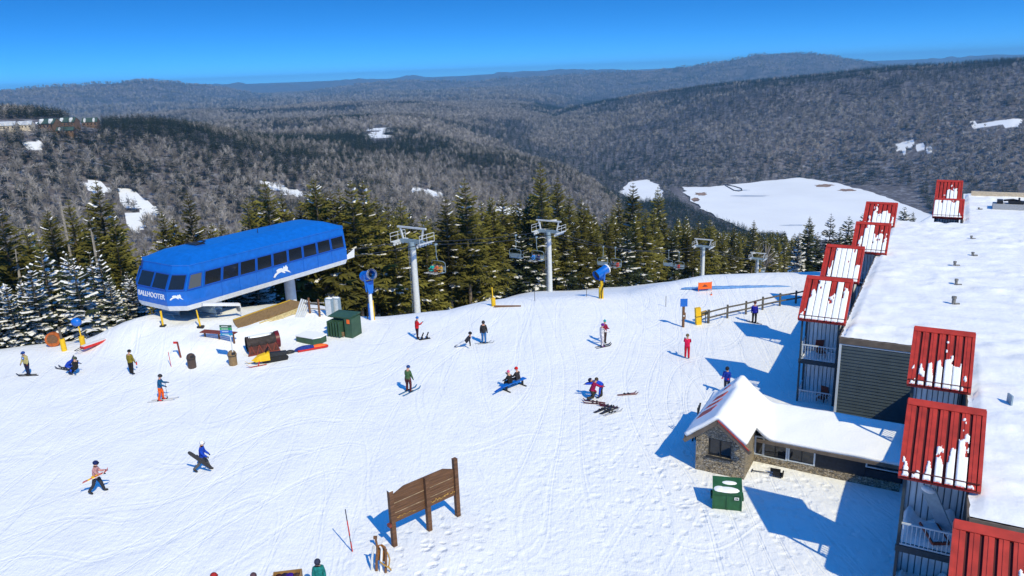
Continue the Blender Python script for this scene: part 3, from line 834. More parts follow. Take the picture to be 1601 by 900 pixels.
def red_roof(w, y0, z0, y1, z1, seed, snow, npan=7):
    """standing-seam roof falling towards -y, and the snow clinging to its pans"""
    q = random.Random(seed); b = MB(); sn = MB()
    L = math.hypot(y1 - y0, z1 - z0); ang = math.atan2(z1 - z0, y1 - y0)
    def P(x, s, h): return (x, y0 + s * math.cos(ang) - h * math.sin(ang), z0 + s * math.sin(ang) + h * math.cos(ang))
    def slab(bb, xa, xb, s0, s1, h0, h1, m):
        vs = [P(xa, s0, h0), P(xb, s0, h0), P(xb, s1, h0), P(xa, s1, h0), P(xa, s0, h1), P(xb, s0, h1), P(xb, s1, h1), P(xa, s1, h1)]
        bb.add(vs, [(3, 2, 1, 0), (4, 5, 6, 7), (0, 1, 5, 4), (1, 2, 6, 5), (2, 3, 7, 6), (3, 0, 4, 7)], m)
    slab(b, 0, w, 0, L, -.08, 0, 1)
    pw = w / npan
    for i in range(npan):
        slab(b, i * pw + .005, (i + 1) * pw - .095, 0, L - .02, 0, .065, 0)
        slab(b, i * pw + .11, i * pw + .15, .01, L - .03, .065, .08, 0)
    slab(b, -.05, w + .05, L - .22, L + .06, .0, .10, 0)
    slab(b, w - .06, w + .07, -.02, L, -.16, .085, 0)
    slab(b, -.07, .012, -.02, L, -.16, .085, 0)
    b.add([P(0, -.02, -.16), P(w, -.02, -.16), P(w, -.02, .0), P(0, -.02, .0)], [(0, 1, 2, 3)], 0)
    slab(b, -.03, w + .03, .2, .235, .12, .15, 1)      # snow guard bar
    for i in range(npan):
        x0, x1 = i * pw - (.03 if snow[i] > .5 else -.008), (i + 1) * pw - (.05 if snow[i] > .5 else .095)
        nx, ny = 10, 84; got = {}
        cov = snow[i]
        if cov > .02:
            gx = np.linspace(x0, x1, nx + 1); gs = np.linspace(.03, L - .24, ny + 1)
            cxx, css = np.meshgrid((gx[:-1] + gx[1:]) / 2, (gs[:-1] + gs[1:]) / 2)
            fld = .55 * fbm(cxx * 2.1 + seed * 7, css * 1.1, seed, 3) + .55 * fbm(cxx * 7 + seed, css * 3.0, seed + 40, 2)
            edge = np.abs(cxx - (x0 + x1) / 2) / (x1 - x0) * 2
            val = 1.7 * (cov - css / L) + 1.25 * fld - .25 * edge * (1 - cov) + .3 * np.exp(-(css / .22) ** 2)
            on = val > 0
            if cov > .75: on |= (fld > -.26) & (css / L < .97)
            for jj in range(ny):
                for ii in range(nx):
                    if not on[jj, ii]: continue
                    idx4 = []
                    for (a_, c_) in ((ii, jj), (ii + 1, jj), (ii + 1, jj + 1), (ii, jj + 1)):
                        if (a_, c_) not in got:
                            full = all(0 <= c2 < ny and 0 <= a2 < nx and on[c2, a2] for a2 in (a_ - 1, a_) for c2 in (c_ - 1, c_))
                            got[(a_, c_)] = len(sn.v)
                            jx = 0 if a_ in (0, nx) else q.uniform(-.012, .012)
                            sn.v.append(P(gx[a_] + jx, gs[c_] + q.uniform(-.012, .012), .125 if full else .067))
                        idx4.append(got[(a_, c_)])
                    sn.f.append(tuple(idx4)); sn.m.append(0); sn.sm.append(True)
        continue
        top = L * min(.93, max(.04, snow[i] + q.uniform(-.05, .05)))
        n = max(3, int(top / .09)); left = []; right = []
        lo = .05
        ph = q.uniform(0, 9)
        for k in range(n + 1):
            f = k / n; s = lo + (top - lo) * f
            thin = (1 - f ** 3) * (.72 + .28 * math.sin(ph + f * 5)) if snow[i] < .8 else (.88 + .12 * math.sin(ph + f * 7)) * (1 - f ** 9 * .7)
            c = (x0 + x1) / 2 + math.sin(ph + f * 4) * .04 * (1 - thin)
            hw = (x1 - x0) / 2 * max(.25, min(1, thin * 1.2 + q.uniform(-.14, .12)))
            left.append((max(x0, c - hw), s)); right.append((min(x1, c + hw), s))
        if snow[i] < .03: continue
        for k in range(n):
            if q.random() < .07 and k > 2: continue
            (xa, sa), (xb, sb) = left[k], left[k + 1]; (xc, sc), (xd, sd) = right[k], right[k + 1]
            h = .10
            vs = [P(xa, sa, .066), P(xc, sc, .066), P(xd, sd, .066), P(xb, sb, .066), P(xa + .02, sa, h), P(xc - .02, sc, h), P(xd - .02, sd, h), P(xb + .02, sb, h)]
            sn.add(vs, [(4, 5, 6, 7), (0, 1, 5, 4), (1, 2, 6, 5), (2, 3, 7, 6), (3, 0, 4, 7)], 0)
        for _ in range(q.randint(0, 2)):
            s = q.uniform(.3, .92) * L; c = q.uniform(x0 + .06, x1 - .06); e = q.uniform(.02, .07)
            slab(sn, c - e, c + e, s, s + e * 2.4, .066, .095, 0)
    return b, sn

def balusters(b, p, q, z0, z1, n):
    p = Vector(p); q = Vector(q)
    b.beam(p + Vector((0, 0, z1)), q + Vector((0, 0, z1)), .06, .06); b.beam(p + Vector((0, 0, z0)), q + Vector((0, 0, z0)), .05, .06)
    for i in range(n):
        c = p.lerp(q, (i + .5) / n); b.beam(c + Vector((0, 0, z0)), c + Vector((0, 0, z1)), .028, .028)

def bay(x0, y0, eave, width, rise, seed, snow, floors, base, pile, label):
    """one balcony stack, local origin at its near left foot"""
    w = width - .38; dp = 1.9
    root = MB()
    S, Pn, Ed = 0, 1, 2
    # back wall in vertical boards
    n = 9; y1 = dp - .05
    root.box((w / 2, y1 + .06, (base + eave + rise - .85) / 2), (w, .08, eave + rise - base - .95), Ed)
    for i in range(n):
        root.box(((i + .5) * w / n, y1 - .01, (base + eave + rise - .8) / 2), (w / n - .045, .06, eave + rise - base - .95), Pn)
    for (x, y) in ((.05, .06), (w - .05, .06), (.05, y1 - .1), (w - .05, y1 - .1)):
        root.box((x, y, (base + eave) / 2), (.10, .10, eave - base), S)
    for z in floors:
        root.box((w / 2, dp / 2 - .03, z - .09), (w + .02, dp - .1, .16), S); root.box((w / 2, .02, z - .08), (w + .06, .07, .26), S)
    root.box((w / 2, .04, eave - .12), (w + .1, .12, .16), S)
    # boarded cheeks under the roof slope and the far side
    for x in (.02, w - .02):
        root.add([(x - .03, .05, eave), (x + .03, .05, eave), (x + .03, y1, eave), (x - .03, y1, eave), (x - .03, y1, eave + rise - .5), (x + .03, y1, eave + rise - .5)],
                 [(0, 1, 2, 3), (0, 3, 4), (1, 5, 2), (3, 2, 5, 4), (0, 4, 5, 1)], Pn)
    root.box((w - .02, dp / 2, (base + eave) / 2), (.05, dp - .3, eave - base), Pn)
    o = root.build('balcony_bay', [M['slate'], M['panel'], M['paneledge']], lodge, (x0, y0, 0))
    if label: o['label'] = label
    b, sn = red_roof(width, -.22, eave - .02, dp + .25, eave + rise, seed, snow)
    b.build('metal_roof', [M['redroof'], M['redgroove']], o, (-.12, 0, 0))
    sn.build('roof_snow_patch', [M['snowobj']], o, (-.12, 0, 0))
    for z in floors[:]:
        r = MB(); balusters(r, (.1, .05, 0), (w - .1, .05, 0), z + .1, z + .98, 13); r.build('front_railing', [M['railp']], o)
        r = MB(); balusters(r, (.05, .12, 0), (.05, dp - .3, 0), z + .1, z + .98, 9); r.build('side_railing', [M['railp']], o)
        if pile:
            q = random.Random(seed + int(z * 10)); s = MB(); nx, ny = 12, 10; vs = []
            for j in range(ny + 1):
                for i in range(nx + 1):
                    xx = .12 + (w - .25) * i / nx; yy = .14 + (dp - .35) * j / ny
                    hh = pile * (.35 + .9 * j / ny * (.6 + .5 * math.sin(i * .55 + seed))) * (.7 + .5 * q.random() * .4)
                    if i in (0, nx): hh *= .5
                    if j == 0: hh *= .4
                    vs.append((xx, yy, z + .02 + max(.03, hh)))
            s.add(vs, [(j * (nx + 1) + i, j * (nx + 1) + i + 1, (j + 1) * (nx + 1) + i + 1, (j + 1) * (nx + 1) + i) for j in range(ny) for i in range(nx)], 0, True)
            s.build('drifted_snow', [M['snowobj']], o)
    return o

BAYS = [
 # x0   y0     eave  w     rise seed snow per pan                              floors      base pile label
 (5.72, -24.0, 5.28, 2.42, 2.05, 1, [.0, .0, .0, .28, .62, .35, .15], [2.25, -.55], -3.0, .0, 'nearest red roof, cut off by the bottom right corner'),
 (4.10, -15.50, 5.28, 2.48, 2.05, 2, [.12, .14, .2, .42, .5, .6, .03], [2.25, -.6], -3.2, .95, 'largest bare red roof, above a balcony heaped with snow'),
 (3.86, -6.10, 5.28, 2.48, 2.05, 3, [.05, .14, .3, .5, .64, .6, .07], [2.3, -.55], -2.0, .40, 'red roof at the right end of the grey-green end wall'),
 (-2.42, 1.98, 5.30, 2.52, 2.0, 4, [.25, .55, .82, .93, .72, .9, .6], [2.62, -.32], -1.6, .12, 'red roof mostly covered in snow, left of the grey-green end wall'),
 (-2.62, 11.6, 5.30, 2.42, 1.95, 5, [.1, .4, .84, .92, .82, .92, .6], [2.6, -.4], -3, .1, None),
 (-1.70, 21.3, 5.30, 2.5, 1.9, 6, [.08, .28, .72, .84, .62, .74, .4], [2.6, -.4], -4, .0, None),
 (-2.05, 32.9, 5.30, 2.6, 1.7, 7, [.06, .2, .7, .55, .7, .55, .4], [2.6, -.4], -5, .0, None),
 (3.55, 39.0, 5.30, 2.45, 1.35, 8, [.86, .86, .86, .86, .86, .86, .15], [2.6, -.4], -6, .0, 'farthest pair, lower roof nearly all snow'),
 (3.45, 47.9, 5.30, 2.35, 1.95, 9, [.05, .1, .22, .5, .6, .55, .06], [2.6, -.4], -6, .0, 'farthest pair, upper mostly bare red roof'),
]
for a in BAYS: bay(*a)

# things left out on the balconies
def local(x, y, z): return lodge.matrix_basis @ Vector((x, y, z))
lodge.matrix_basis = Matrix.Translation(LC0) @ Matrix.Rotation(LRZ, 4, 'Z')
def balcony_chair(x, y, z, rz, label, cloth_m, frame_m):
    e = empty('deck_chair', local(x, y, z), LRZ + rz, label, 'chair')
    b = MB(); b.box((0, 0, .42), (.5, .5, .05)); b.build('seat', cloth_m, e)
    b = MB(); b.box((0, .26, .78), (.5, .05, .68), 0, 0, .18); b.build('backrest', cloth_m, e)
    for sx in (-1, 1):
        for sy in (-1, 1):
            b = MB(); b.beam((sx * .23, sy * .22, 0), (sx * .23, sy * .22, .42), .04, .04); b.build('leg', frame_m, e)
        b = MB(); b.beam((sx * .27, -.24, .62), (sx * .27, .26, .62), .06, .04); b.build('armrest', frame_m, e)
redwood = mat('red_brown_wood', (.19, .045, .03), .6, noise=.2)
balcony_chair(4.55, -15.1, -.6, .1, 'dark slatted chair on the lower balcony at the bottom right', M['dark'], redwood)
balcony_chair(-1.3, 2.7, 2.62, .5, 'red-brown chair behind the upper railing of the snow-roofed balcony', redwood, redwood)
balcony_chair(-1.0, 2.6, -.3, -.4, 'red-brown chair on the lower balcony beside the grey-green end wall', redwood, redwood)
e = empty('lounge_chair', local(5.3, -15.05, 2.62), LRZ + .5, 'red-framed lounge chair half buried in snow on the balcony at the bottom right', 'chair')
b = MB(); b.box((0, 0, .25), (.55, .95, .07), 0, 0, .2); b.build('seat', M['railp'], e)
b = MB(); b.beam((-.3, -.5, .15), (-.3, .5, .38), .06, .1); b.beam((.3, -.5, .15), (.3, .5, .38), .06, .1); b.beam((-.3, -.5, .15), (.3, -.5, .15), .1, .1); b.build('frame', redwood, e)
e = empty('tilted_tabletop', local(5.35, -14.5, 2.75), LRZ - .35, 'grey tabletop tipped up and capped with snow on the balcony at the bottom right', 'table')
b = MB(); b.box((0, 0, .75), (.5, .09, 1.7), 0, 0, 0, -.5); b.build('board', M['steelblue'], e)
b = MB(); b.ell((-.42, 0, 1.5), (.28, .16, .14), 0, 10, 5); b.build('snow_cap', M['snowobj'], e)
# rooftop unit
e = empty('rooftop_unit', local(10.0, 46.3, ROOF + .1), LRZ, 'black machinery on a low grey curb, far end of the lodge roof', 'rooftop unit')
b = MB(); b.box((0, 0, .25), (3.0, 1.6, .6)); b.build('curb', mat('curb_grey', (.36, .37, .38), .7, noise=.1), e)
b = MB(); b.box((-.9, 0, .72), (.5, .8, .4)); b.box((.5, 0, .74), (1.4, .7, .22)); b.box((.7, 0, .95), (.14, .6, .4)); b.tube([(-.6, 0, .85), (.2, .1, .95), (.9, 0, .8)], .1, 6); b.build('machinery', M['dark'], e)

# ------------------------------------------------------------------ stone hut with its low wing
hut = empty('stone_hut', LC0, LRZ, 'low stone hut with a snow-covered roof and a glazed wing running to the lodge', 'hut')
hut.matrix_basis = lodge.matrix_basis.copy()
def stone_material():
    m = bpy.data.materials.new('fieldstone'); m.use_nodes = True; nt = m.node_tree; L = nt.links.new; bs = nt.nodes['Principled BSDF']
    bs.inputs['Roughness'].default_value = .85
    tc = nd(nt, 'ShaderNodeTexCoord'); mp = nd(nt, 'ShaderNodeMapping'); mp.inputs['Scale'].default_value = (2.0, 2.0, 3.9)
    L(tc.outputs['Object'], mp.inputs[0])
    no = nd(nt, 'ShaderNodeTexNoise'); no.inputs['Scale'].default_value = 1.3; L(mp.outputs[0], no.inputs[0])
    mx = nd(nt, 'ShaderNodeMix', data_type='VECTOR'); mx.inputs[0].default_value = .22; L(mp.outputs[0], mx.inputs[4]); L(no.outputs['Color'], mx.inputs[5])
    v1 = nd(nt, 'ShaderNodeTexVoronoi'); L(mx.outputs[1], v1.inputs['Vector'])
    v2 = nd(nt, 'ShaderNodeTexVoronoi', feature='DISTANCE_TO_EDGE'); L(mx.outputs[1], v2.inputs['Vector'])
    r = nd(nt, 'ShaderNodeValToRGB'); sp = nd(nt, 'ShaderNodeSeparateColor'); L(v1.outputs['Color'], sp.inputs[0])
    cr = r.color_ramp
    for k in range(4): cr.elements.new(.5)
    for e_, (p_, c_) in zip(cr.elements, [(0, (.15, .13, .11)), (.25, (.40, .32, .21)), (.45, (.25, .23, .20)), (.62, (.47, .37, .24)), (.8, (.32, .30, .28)), (1, (.52, .44, .32))]): e_.position = p_; e_.color = (*c_, 1)
    L(sp.outputs[0], r.inputs[0])
    j = nd(nt, 'ShaderNodeValToRGB'); j.color_ramp.elements[0].position = .02; j.color_ramp.elements[1].position = .09; L(v2.outputs['Distance'], j.inputs[0])
    m2 = nd(nt, 'ShaderNodeMix', data_type='RGBA'); L(j.outputs[0], m2.inputs[0]); m2.inputs[6].default_value = (.035, .03, .026, 1); L(r.outputs[0], m2.inputs[7])
    L(m2.outputs[2], bs.inputs['Base Color'])
    bp = nd(nt, 'ShaderNodeBump'); bp.inputs['Strength'].default_value = .9; bp.inputs['Distance'].default_value = .06; L(j.outputs[0], bp.inputs['Height']); L(bp.outputs[0], bs.inputs['Normal'])
    return m
stone = stone_material()
HX0, HX1, HY0 = -5.45, -2.98, -9.15
b = MB()
zb = -.6
def gab(x): return 3.12 - .82 * abs(x + 4.32)
xs = [HX0, -4.32, HX1]
# gable wall with a window hole: strips round it
wx0, wx1, wz0, wz1 = -4.82, -3.66, .98, 1.93
def wallquad(p): b.add(p, [tuple(range(len(p)))], 0)
wallquad([(HX0, HY0, zb), (wx0, HY0, zb), (wx0, HY0, gab(wx0)), (HX0, HY0, gab(HX0))])
wallquad([(wx0, HY0, zb), (wx1, HY0, zb), (wx1, HY0, wz0), (wx0, HY0, wz0)])
wallquad([(wx0, HY0, wz1), (wx1, HY0, wz1), (wx1, HY0, gab(wx1)), (-4.32, HY0, 3.12), (wx0, HY0, gab(wx0))])
wallquad([(wx1, HY0, zb), (HX1, HY0, zb), (HX1, HY0, gab(HX1)), (wx1, HY0, gab(wx1))])
for (x0, z0, x1, z1) in ((wx0, wz0, wx1, wz0), (wx1, wz0, wx1, wz1), (wx1, wz1, wx0, wz1), (wx0, wz1, wx0, wz0)):
    b.add([(x0, HY0, z0), (x1, HY0, z1), (x1, HY0 + .16, z1), (x0, HY0 + .16, z0)], [(0, 1, 2, 3)], 0)
b.add([(HX1, HY0, zb), (HX1, -4.4, zb), (HX1, -4.4, gab(HX1)), (HX1, HY0, gab(HX1))], [(0, 1, 2, 3)], 0)
b.add([(HX0, HY0, zb), (HX0, -4.4, zb), (HX0, -4.4, gab(HX0)), (HX0, HY0, gab(HX0))], [(3, 2, 1, 0)], 0)
b.add([(HX0, -4.4, zb), (HX1, -4.4, zb), (HX1, -4.4, gab(HX1)), (-4.32, -4.4, 3.12), (HX0, -4.4, gab(HX0))], [(4, 3, 2, 1, 0)], 0)
b.build('stone_wall', [stone], hut)
b = MB(); b.box(((wx0 + wx1) / 2, HY0 + .13, (wz0 + wz1) / 2), (wx1 - wx0, .03, wz1 - wz0)); wn = b.build('window', [M['glass']], hut)
b = MB(); cx = (wx0 + wx1) / 2
for x in (wx0 + .03, cx, wx1 - .03): b.box((x, HY0 + .09, (wz0 + wz1) / 2), (.05, .07, wz1 - wz0))
for z in (wz0 + .03, wz1 - .03): b.box((cx, HY0 + .085, z), (wx1 - wx0, .07, .05))
b.box((cx, HY0 - .03, wz0 - .05), (wx1 - wx0 + .16, .12, .07))
b.build('frame', [M['dark']], wn)
# wing: stone plinth, dark boarding, four glazed bays
b = MB(); b.box((.45, -6.82, -.1), (6.85, .36, .95)); b.build('stone_plinth', [stone], hut)
b = MB(); b.box((.45, -5.6, .9), (6.8, 2.1, 1.35)); b.box((1.16, -6.93, .95), (2.30, .08, 1.15)); b.box((3.1, -6.93, .62), (1.55, .07, .42)); b.build('boarded_wall', [M['darkboard']], hut)
for (x0, x1, z0, z1, mul) in [(-2.92, -2.55, .46, 1.4, 0), (-2.5, -1.4, .42, 1.42, 1), (-1.24, -.06, .46, 1.46, 1), (2.38, 3.78, .98, 1.5, 1)]:
    g = MB(); g.box(((x0 + x1) / 2, -6.9, (z0 + z1) / 2), (x1 - x0, .03, z1 - z0)); wn = g.build('window', [M['glass']], hut)
    f = MB()
    for x in (x0 - .03, x1 + .03): f.box((x, -6.95, (z0 + z1) / 2), (.08, .09, z1 - z0 + .12))
    for z in (z0 - .03, z1 + .03): f.box(((x0 + x1) / 2, -6.945, z), (x1 - x0, .08, .06))
    f.build('frame', [M['railp']], wn)
    if mul:
        f = MB(); f.box(((x0 + x1) / 2, -6.93, (z0 + z1) / 2), (.05, .05, z1 - z0)); f.build('mullion', [M['dark']], wn)
# roof snow as one heaped sheet, hut gable running into the wing's lean-to
def hut_roof_z(x, y):
    g = 3.34 - .80 * max(0, abs(x + 4.32) - .10)
    if y > -5.2: g = max(g, 3.52 - .98 * max(0, abs(x + 4.40) - .08))
    wz = 1.66 + (y + 7.35) * .17
    if y < -7.42: wz = -9
    k = .22
    return max(g, wz) + (max(k - abs(g - wz), 0) ** 2) / (4 * k)
b = MB(); idx = {}
X = list(np.linspace(-5.98, -2.80, 33)) + list(np.linspace(-2.70, 3.86, 50)); Y = list(np.linspace(-9.5, -7.45, 21)) + list(np.linspace(-7.37, -4.05, 34))
def hin(x, y):
    if y > -4.95 and x < -2.9: return y < -3.9
    return x <= -2.79 or y >= -7.38
def hedge(x, y): return not (hin(x + .12, y) and hin(x - .12, y)) or y < -9.4 or x < -5.95 or x > 3.9
for j in range(len(Y) - 1):
    for i in range(len(X) - 1):
        if not hin((X[i] + X[i + 1]) / 2, (Y[j] + Y[j + 1]) / 2): continue
        q = []
        for (ii, jj) in ((i, j), (i + 1, j), (i + 1, j + 1), (i, j + 1)):
            if (ii, jj) not in idx:
                x, y = X[ii], Y[jj]
                idx[(ii, jj)] = len(b.v); b.v.append((x, y, hut_roof_z(x, y) + .05 * float(fbm(np.array([x * .9]), np.array([y * .9]), 3, 3)[0])))
            q.append(idx[(ii, jj)])
        b.f.append(tuple(q)); b.m.append(0); b.sm.append(True)
o = b.build('roof_snow', [M['snowobj']], hut)
sd = o.modifiers.new('thick', 'SOLIDIFY'); sd.thickness = .2; sd.offset = -1
# boards along the eaves and verges
b = MB()
for sx in (-1, 1):
    x1 = -4.32 + sx * 1.66
    b.beam((-4.32, -9.5, 3.02), (x1, -9.5, 3.02 - .80 * 1.66), .06, .2)
b.box((.5, -7.36, 1.40), (6.6, .06, .16)); b.box((-5.95, -7.0, 1.86), (.06, 5, .16))
b.build('bargeboard', [M['fascia']], hut)
b = MB(); b.beam((-4.30, -9.54, 3.15), (-2.72, -9.54, 3.15 - .80 * 1.62), .04, .05); b.build('red_verge', [M['redroof']], hut)
b = MB()
for (y0, y1, s0, s1) in [(-8.0, -7.2, .62, 1.5), (-6.75, -6.4, .55, 1.35), (-6.0, -5.45, .5, 1.2), (-5.2, -4.9, .5, .95)]:
    vs = []
    for (y, s) in ((y0, s1), (y0 + .1, s0 + .15), (y1 - .05, s0), (y1, s1 - .1)):
        x = -4.32 - s; vs.append((x, y, hut_roof_z(x, y) + .035))
    b.add(vs, [(0, 1, 2, 3)], 0)
ob = b.build('red_roof_sheet', [M['redroof']], hut)
sd = ob.modifiers.new('thick', 'SOLIDIFY'); sd.thickness = .03
# dumpster in front of the hut
p = ground(1140, 797)
e = empty('dumpster', p + Vector((0, .45, 0)), LRZ + R(16), 'dark green dumpster with snow on its lid, in front of the stone hut', 'dumpster')
b = MB(); b.box((0, 0, .42), (1.28, .9, .86))
for x in (-.64, 0, .64): b.box((x, -.46, .42), (.06, .05, .82))
b.box((0, -.46, .82), (1.32, .07, .07)); b.box((-.7, 0, .5), (.1, .6, .12)); b.box((.7, 0, .5), (.1, .6, .12))
b.build('bin', [M['greend']], e)
b = MB(); b.add([(-.67, -.5, .86), (.67, -.5, .86), (.67, .5, 1.14), (-.67, .5, 1.14), (-.67, -.5, .92), (.67, -.5, .92), (.67, .5, 1.2), (-.67, .5, 1.2)], [(0, 1, 2, 3), (7, 6, 5, 4), (0, 4, 5, 1), (1, 5, 6, 2), (2, 6, 7, 3), (3, 7, 4, 0)]); b.build('lid', [M['greend']], e)
b = MB()
for (x, y, rx, ry, rz) in ((0, -.22, .6, .26, .07), (.1, .2, .42, .16, .06), (-.35, -.2, .3, .25, .07)): b.ell((x, y, 1.0 + y * .28), (rx * 1.05, ry * 1.25, rz * 1.3), 0, 14, 4, 0)
b.build('snow_cap', [M['snowobj']], e)
b = MB(); b.box((.42, -.49, .64), (.2, .01, .14)); b.build('notice', [M['white']], e)
b = MB(); b.box((.39, -.497, .64), (.05, .006, .07)); b.box((.46, -.497, .64), (.05, .006, .07)); b.build('notice_print', [M['dark']], e)
# shovel and drag left by the wing
p = ground(1208, 743)
e = empty('snow_pusher', p, LRZ + R(4), 'black snow pusher with long handle lying on the snow below the wing windows', 'snow pusher')
b = MB(); b.tube([(-1.0, .05, .05), (.0, 0, .12)], .025, 6); b.tube([(-1.0, -.1, .05), (-1.0, .2, .06)], .025, 6); b.build('handle', [M['dark']], e)
b = MB(); b.box((.25, 0, .13), (.5, .42, .05), 0, 0, 0, .15); b.box((.48, 0, .18), (.06, .42, .18)); b.box((.1, .2, .2), (.5, .04, .2)); b.build('blade', [M['rubber']], e)
# ------------------------------------------------------------------ lift station (local: x across towards the snowfield, y along the axis, z up)
term = empty('lift_station', (TO.x, TO.y, 0), -TAZ, 'long blue enclosed chairlift station with dark windows and white underside', 'lift station')
LVL = [(2.50, .16, .18, .1), (2.95, 0, 0, 0), (3.3, -.02, 0, 0), (4.15, 0, .10, 0), (5.45, .10, .78, .05), (6.1, .16, .98, .08), (6.72, 1.55, 2.5, 1.5), (6.86, 2.4, 3.3, 2.2)]
def plan(it, isn, isr):
    r = 16.2 - isr
    return [(-it, r), (-it, isn * .55), (-.06 - it, -1.55 + isn * .85), (-1.43 - it * .5, -2.35 + isn), (-5.57 + it * .5, -2.35 + isn),
            (-6.94 + it, -1.55 + isn * .85), (-7 + it, isn * .55), (-7 + it, r), (-6.2 + it * .8, r + .65), (-.8 - it * .8, r + .65)]
rings_ = [[Vector((x, y, z)) for x, y in plan(a, b_, c_)] for z, a, b_, c_ in LVL]
def skin(levels, m, cap_top=False, cap_bot=False):
    b = MB(); n = 10
    vs = [p for i in levels for p in rings_[i]]
    fs = [(k * n + i, k * n + (i + 1) % n, (k + 1) * n + (i + 1) % n, (k + 1) * n + i) for k in range(len(levels) - 1) for i in range(n)]
    fs = [tuple(reversed(f)) for f in fs]
    if cap_top: fs.append(tuple(reversed([(len(levels) - 1) * n + i for i in range(n)])))
    if cap_bot: fs.append(tuple(range(n)))
    b.add(vs, fs, 0); return b
skin([1, 2, 3, 4, 5], 0).build('body', [M['blue']], term)
o = skin([5, 6, 7], 0, True).build('roof', [M['blue']], term)
skin([0, 1], 0).build('white_skirt', [M['white']], term)
b = MB(); b.add(rings_[0], [tuple(range(10))], 0); b.build('soffit', [M['dark']], term)
def fp(i, u, lev, off=.012):
    """point on face i (between plan corners i and i+1), u along it, lev in 0..1 from sill to window head"""
    a0, a1 = rings_[3][i], rings_[3][(i + 1) % 10]; b0, b1 = rings_[4][i], rings_[4][(i + 1) % 10]
    p = a0.lerp(a1, u).lerp(b0.lerp(b1, u), lev)
    n = (a1 - a0).cross(b0 - a0).normalized()
    c = (a0 + b1) / 2
    if n.dot(Vector((c.x + 3.5, c.y - 7, 0))) < 0: n = -n
    return p + n * off, n
def window(i, u0, u1, m, l0=.06, l1=.95):
    b = MB(); q = [fp(i, u, l, .06)[0] for u, l in ((u0, l0), (u1, l0), (u1, l1), (u0, l1))]
    b.add(q, [(0, 1, 2, 3)], 0)
    w_ = b.build('window', [m], term)
    f = MB()
    for k in range(4): f.beam(q[k], q[(k + 1) % 4], .035, .1)
    f.build('frame', [M['bluetrim']], w_)
    return w_
for k in range(9):                                  # long side towards the snowfield (face 0 runs rear -> nose)
    a = 1 - (.006 + k * .1095); window(0, a, a - .101, M['glass'])
    a = .03 + k * .1075; window(6, a, a + .09, M['glass'])
window(1, .10, .92, M['glassgrey'])['label'] = 'pale grey window beside the dark nose windows'
window(2, .07, .93, M['glass']); window(4, .07, .93, M['glass']); window(5, .1, .9, M['glass'])
window(3, .02, .485, M['glass']); window(3, .515, .98, M['glass'])
# panel seams along the body
b = MB()
for k in range(1, 9):
    u = 1 - (.006 + k * .1095) + .004
    for la, lb in ((rings_[1], rings_[2]), (rings_[2], rings_[3])):
        p = la[0].lerp(la[1], u); q = lb[0].lerp(lb[1], u); b.beam(p + Vector((.006, 0, 0)), q + Vector((.006, 0, 0)), .03, .012)
for i in (0, 1, 2, 3):
    b.beam(rings_[3][i] , rings_[3][(i + 1) % 10], .03, .03)
b.build('panel_seam', [M['bluetrim']], term)
b = MB()
for i in range(10): b.beam(rings_[5][i], rings_[5][(i + 1) % 10], .09, .07)
b.build('gutter', [M['blue']], term)
# roof hatch and catwalk bits
b = MB(); b.box((-4.0, 2.6, 6.86), (1.5, .9, .16), 0, 0, 0, 0); b.tube([(-4.6, 2.2, 6.9), (-4.4, 3.4, 7.0), (-3.4, 3.2, 7.05), (-3.3, 2.3, 6.95)], .05, 6); b.build('roof_hatch', [M['dark']], term)
b = MB(); b.tube([(-2.9, 8.3, 6.8), (-2.9, 8.3, 7.5)], .03, 6); b.build('antenna', [M['dark']], term)
# lettering and the leaping hare
def text_mesh(name, s, size, matr, Mx, parent, depth=.012, spread=1.0):
    cu = bpy.data.curves.new(name, 'FONT'); cu.body = s; cu.size = size; cu.align_x = 'CENTER'; cu.align_y = 'CENTER'; cu.extrude = depth; cu.space_character = spread; cu.offset = size * .018
    t = bpy.data.objects.new(name, cu); COL.objects.link(t)
    dg = bpy.context.evaluated_depsgraph_get(); me = bpy.data.meshes.new_from_object(t.evaluated_get(dg))
    bpy.data.objects.remove(t); me.materials.clear(); me.materials.append(matr)
    o = bpy.data.objects.new(name, me); COL.objects.link(o)
    if parent: o.parent = parent
    o.matrix_basis = Mx; return o
def face_frame(i, u, za, lo=1, hi=3, off=.03):
    la, lb = rings_[lo], rings_[hi]
    f = (za - LVL[lo][0]) / (LVL[hi][0] - LVL[lo][0])
    a = la[i].lerp(la[(i + 1) % 10], u); c = lb[i].lerp(lb[(i + 1) % 10], u)
    p = a.lerp(c, f); up = (c - a).normalized()
    x = (la[i] - la[(i + 1) % 10]).normalized(); n = x.cross(up).normalized(); up = n.cross(x)
    return Matrix(((x.x, up.x, n.x, p.x + n.x * off), (x.y, up.y, n.y, p.y + n.y * off), (x.z, up.z, n.z, p.z + n.z * off), (0, 0, 0, 1)))
text_mesh('lettering', 'BALLHOOTER', .60, M['white'], face_frame(3, .52, 3.62) @ Matrix.Scale(.98, 4), term, .01, 1.02)
HARE = [(925, 385), (939, 369), (955, 362), (951, 351), (966, 345), (990, 345), (999, 351), (1004, 338), (1012, 344), (1022, 335), (1031, 345), (1036, 353), (1031, 362), (1041, 373), (1053, 386), (1041, 381), (1022, 371), (1006, 368), (1014, 379), (1004, 378), (985, 367), (965, 371), (950, 378), (936, 390)]
def hare(i, u, z, width):
    b = MB(); k = width / 128
    pts = [((x - 989) * k, -(y - 362) * k) for x, y in HARE]
    b.prism(pts, 0, .012, 0); o = b.build('leaping_hare_emblem', [M['white']], term); o.matrix_basis = face_frame(i, u, z)
hare(0, .50, 3.62, 2.0); hare(2, .5, 3.68, 1.15)
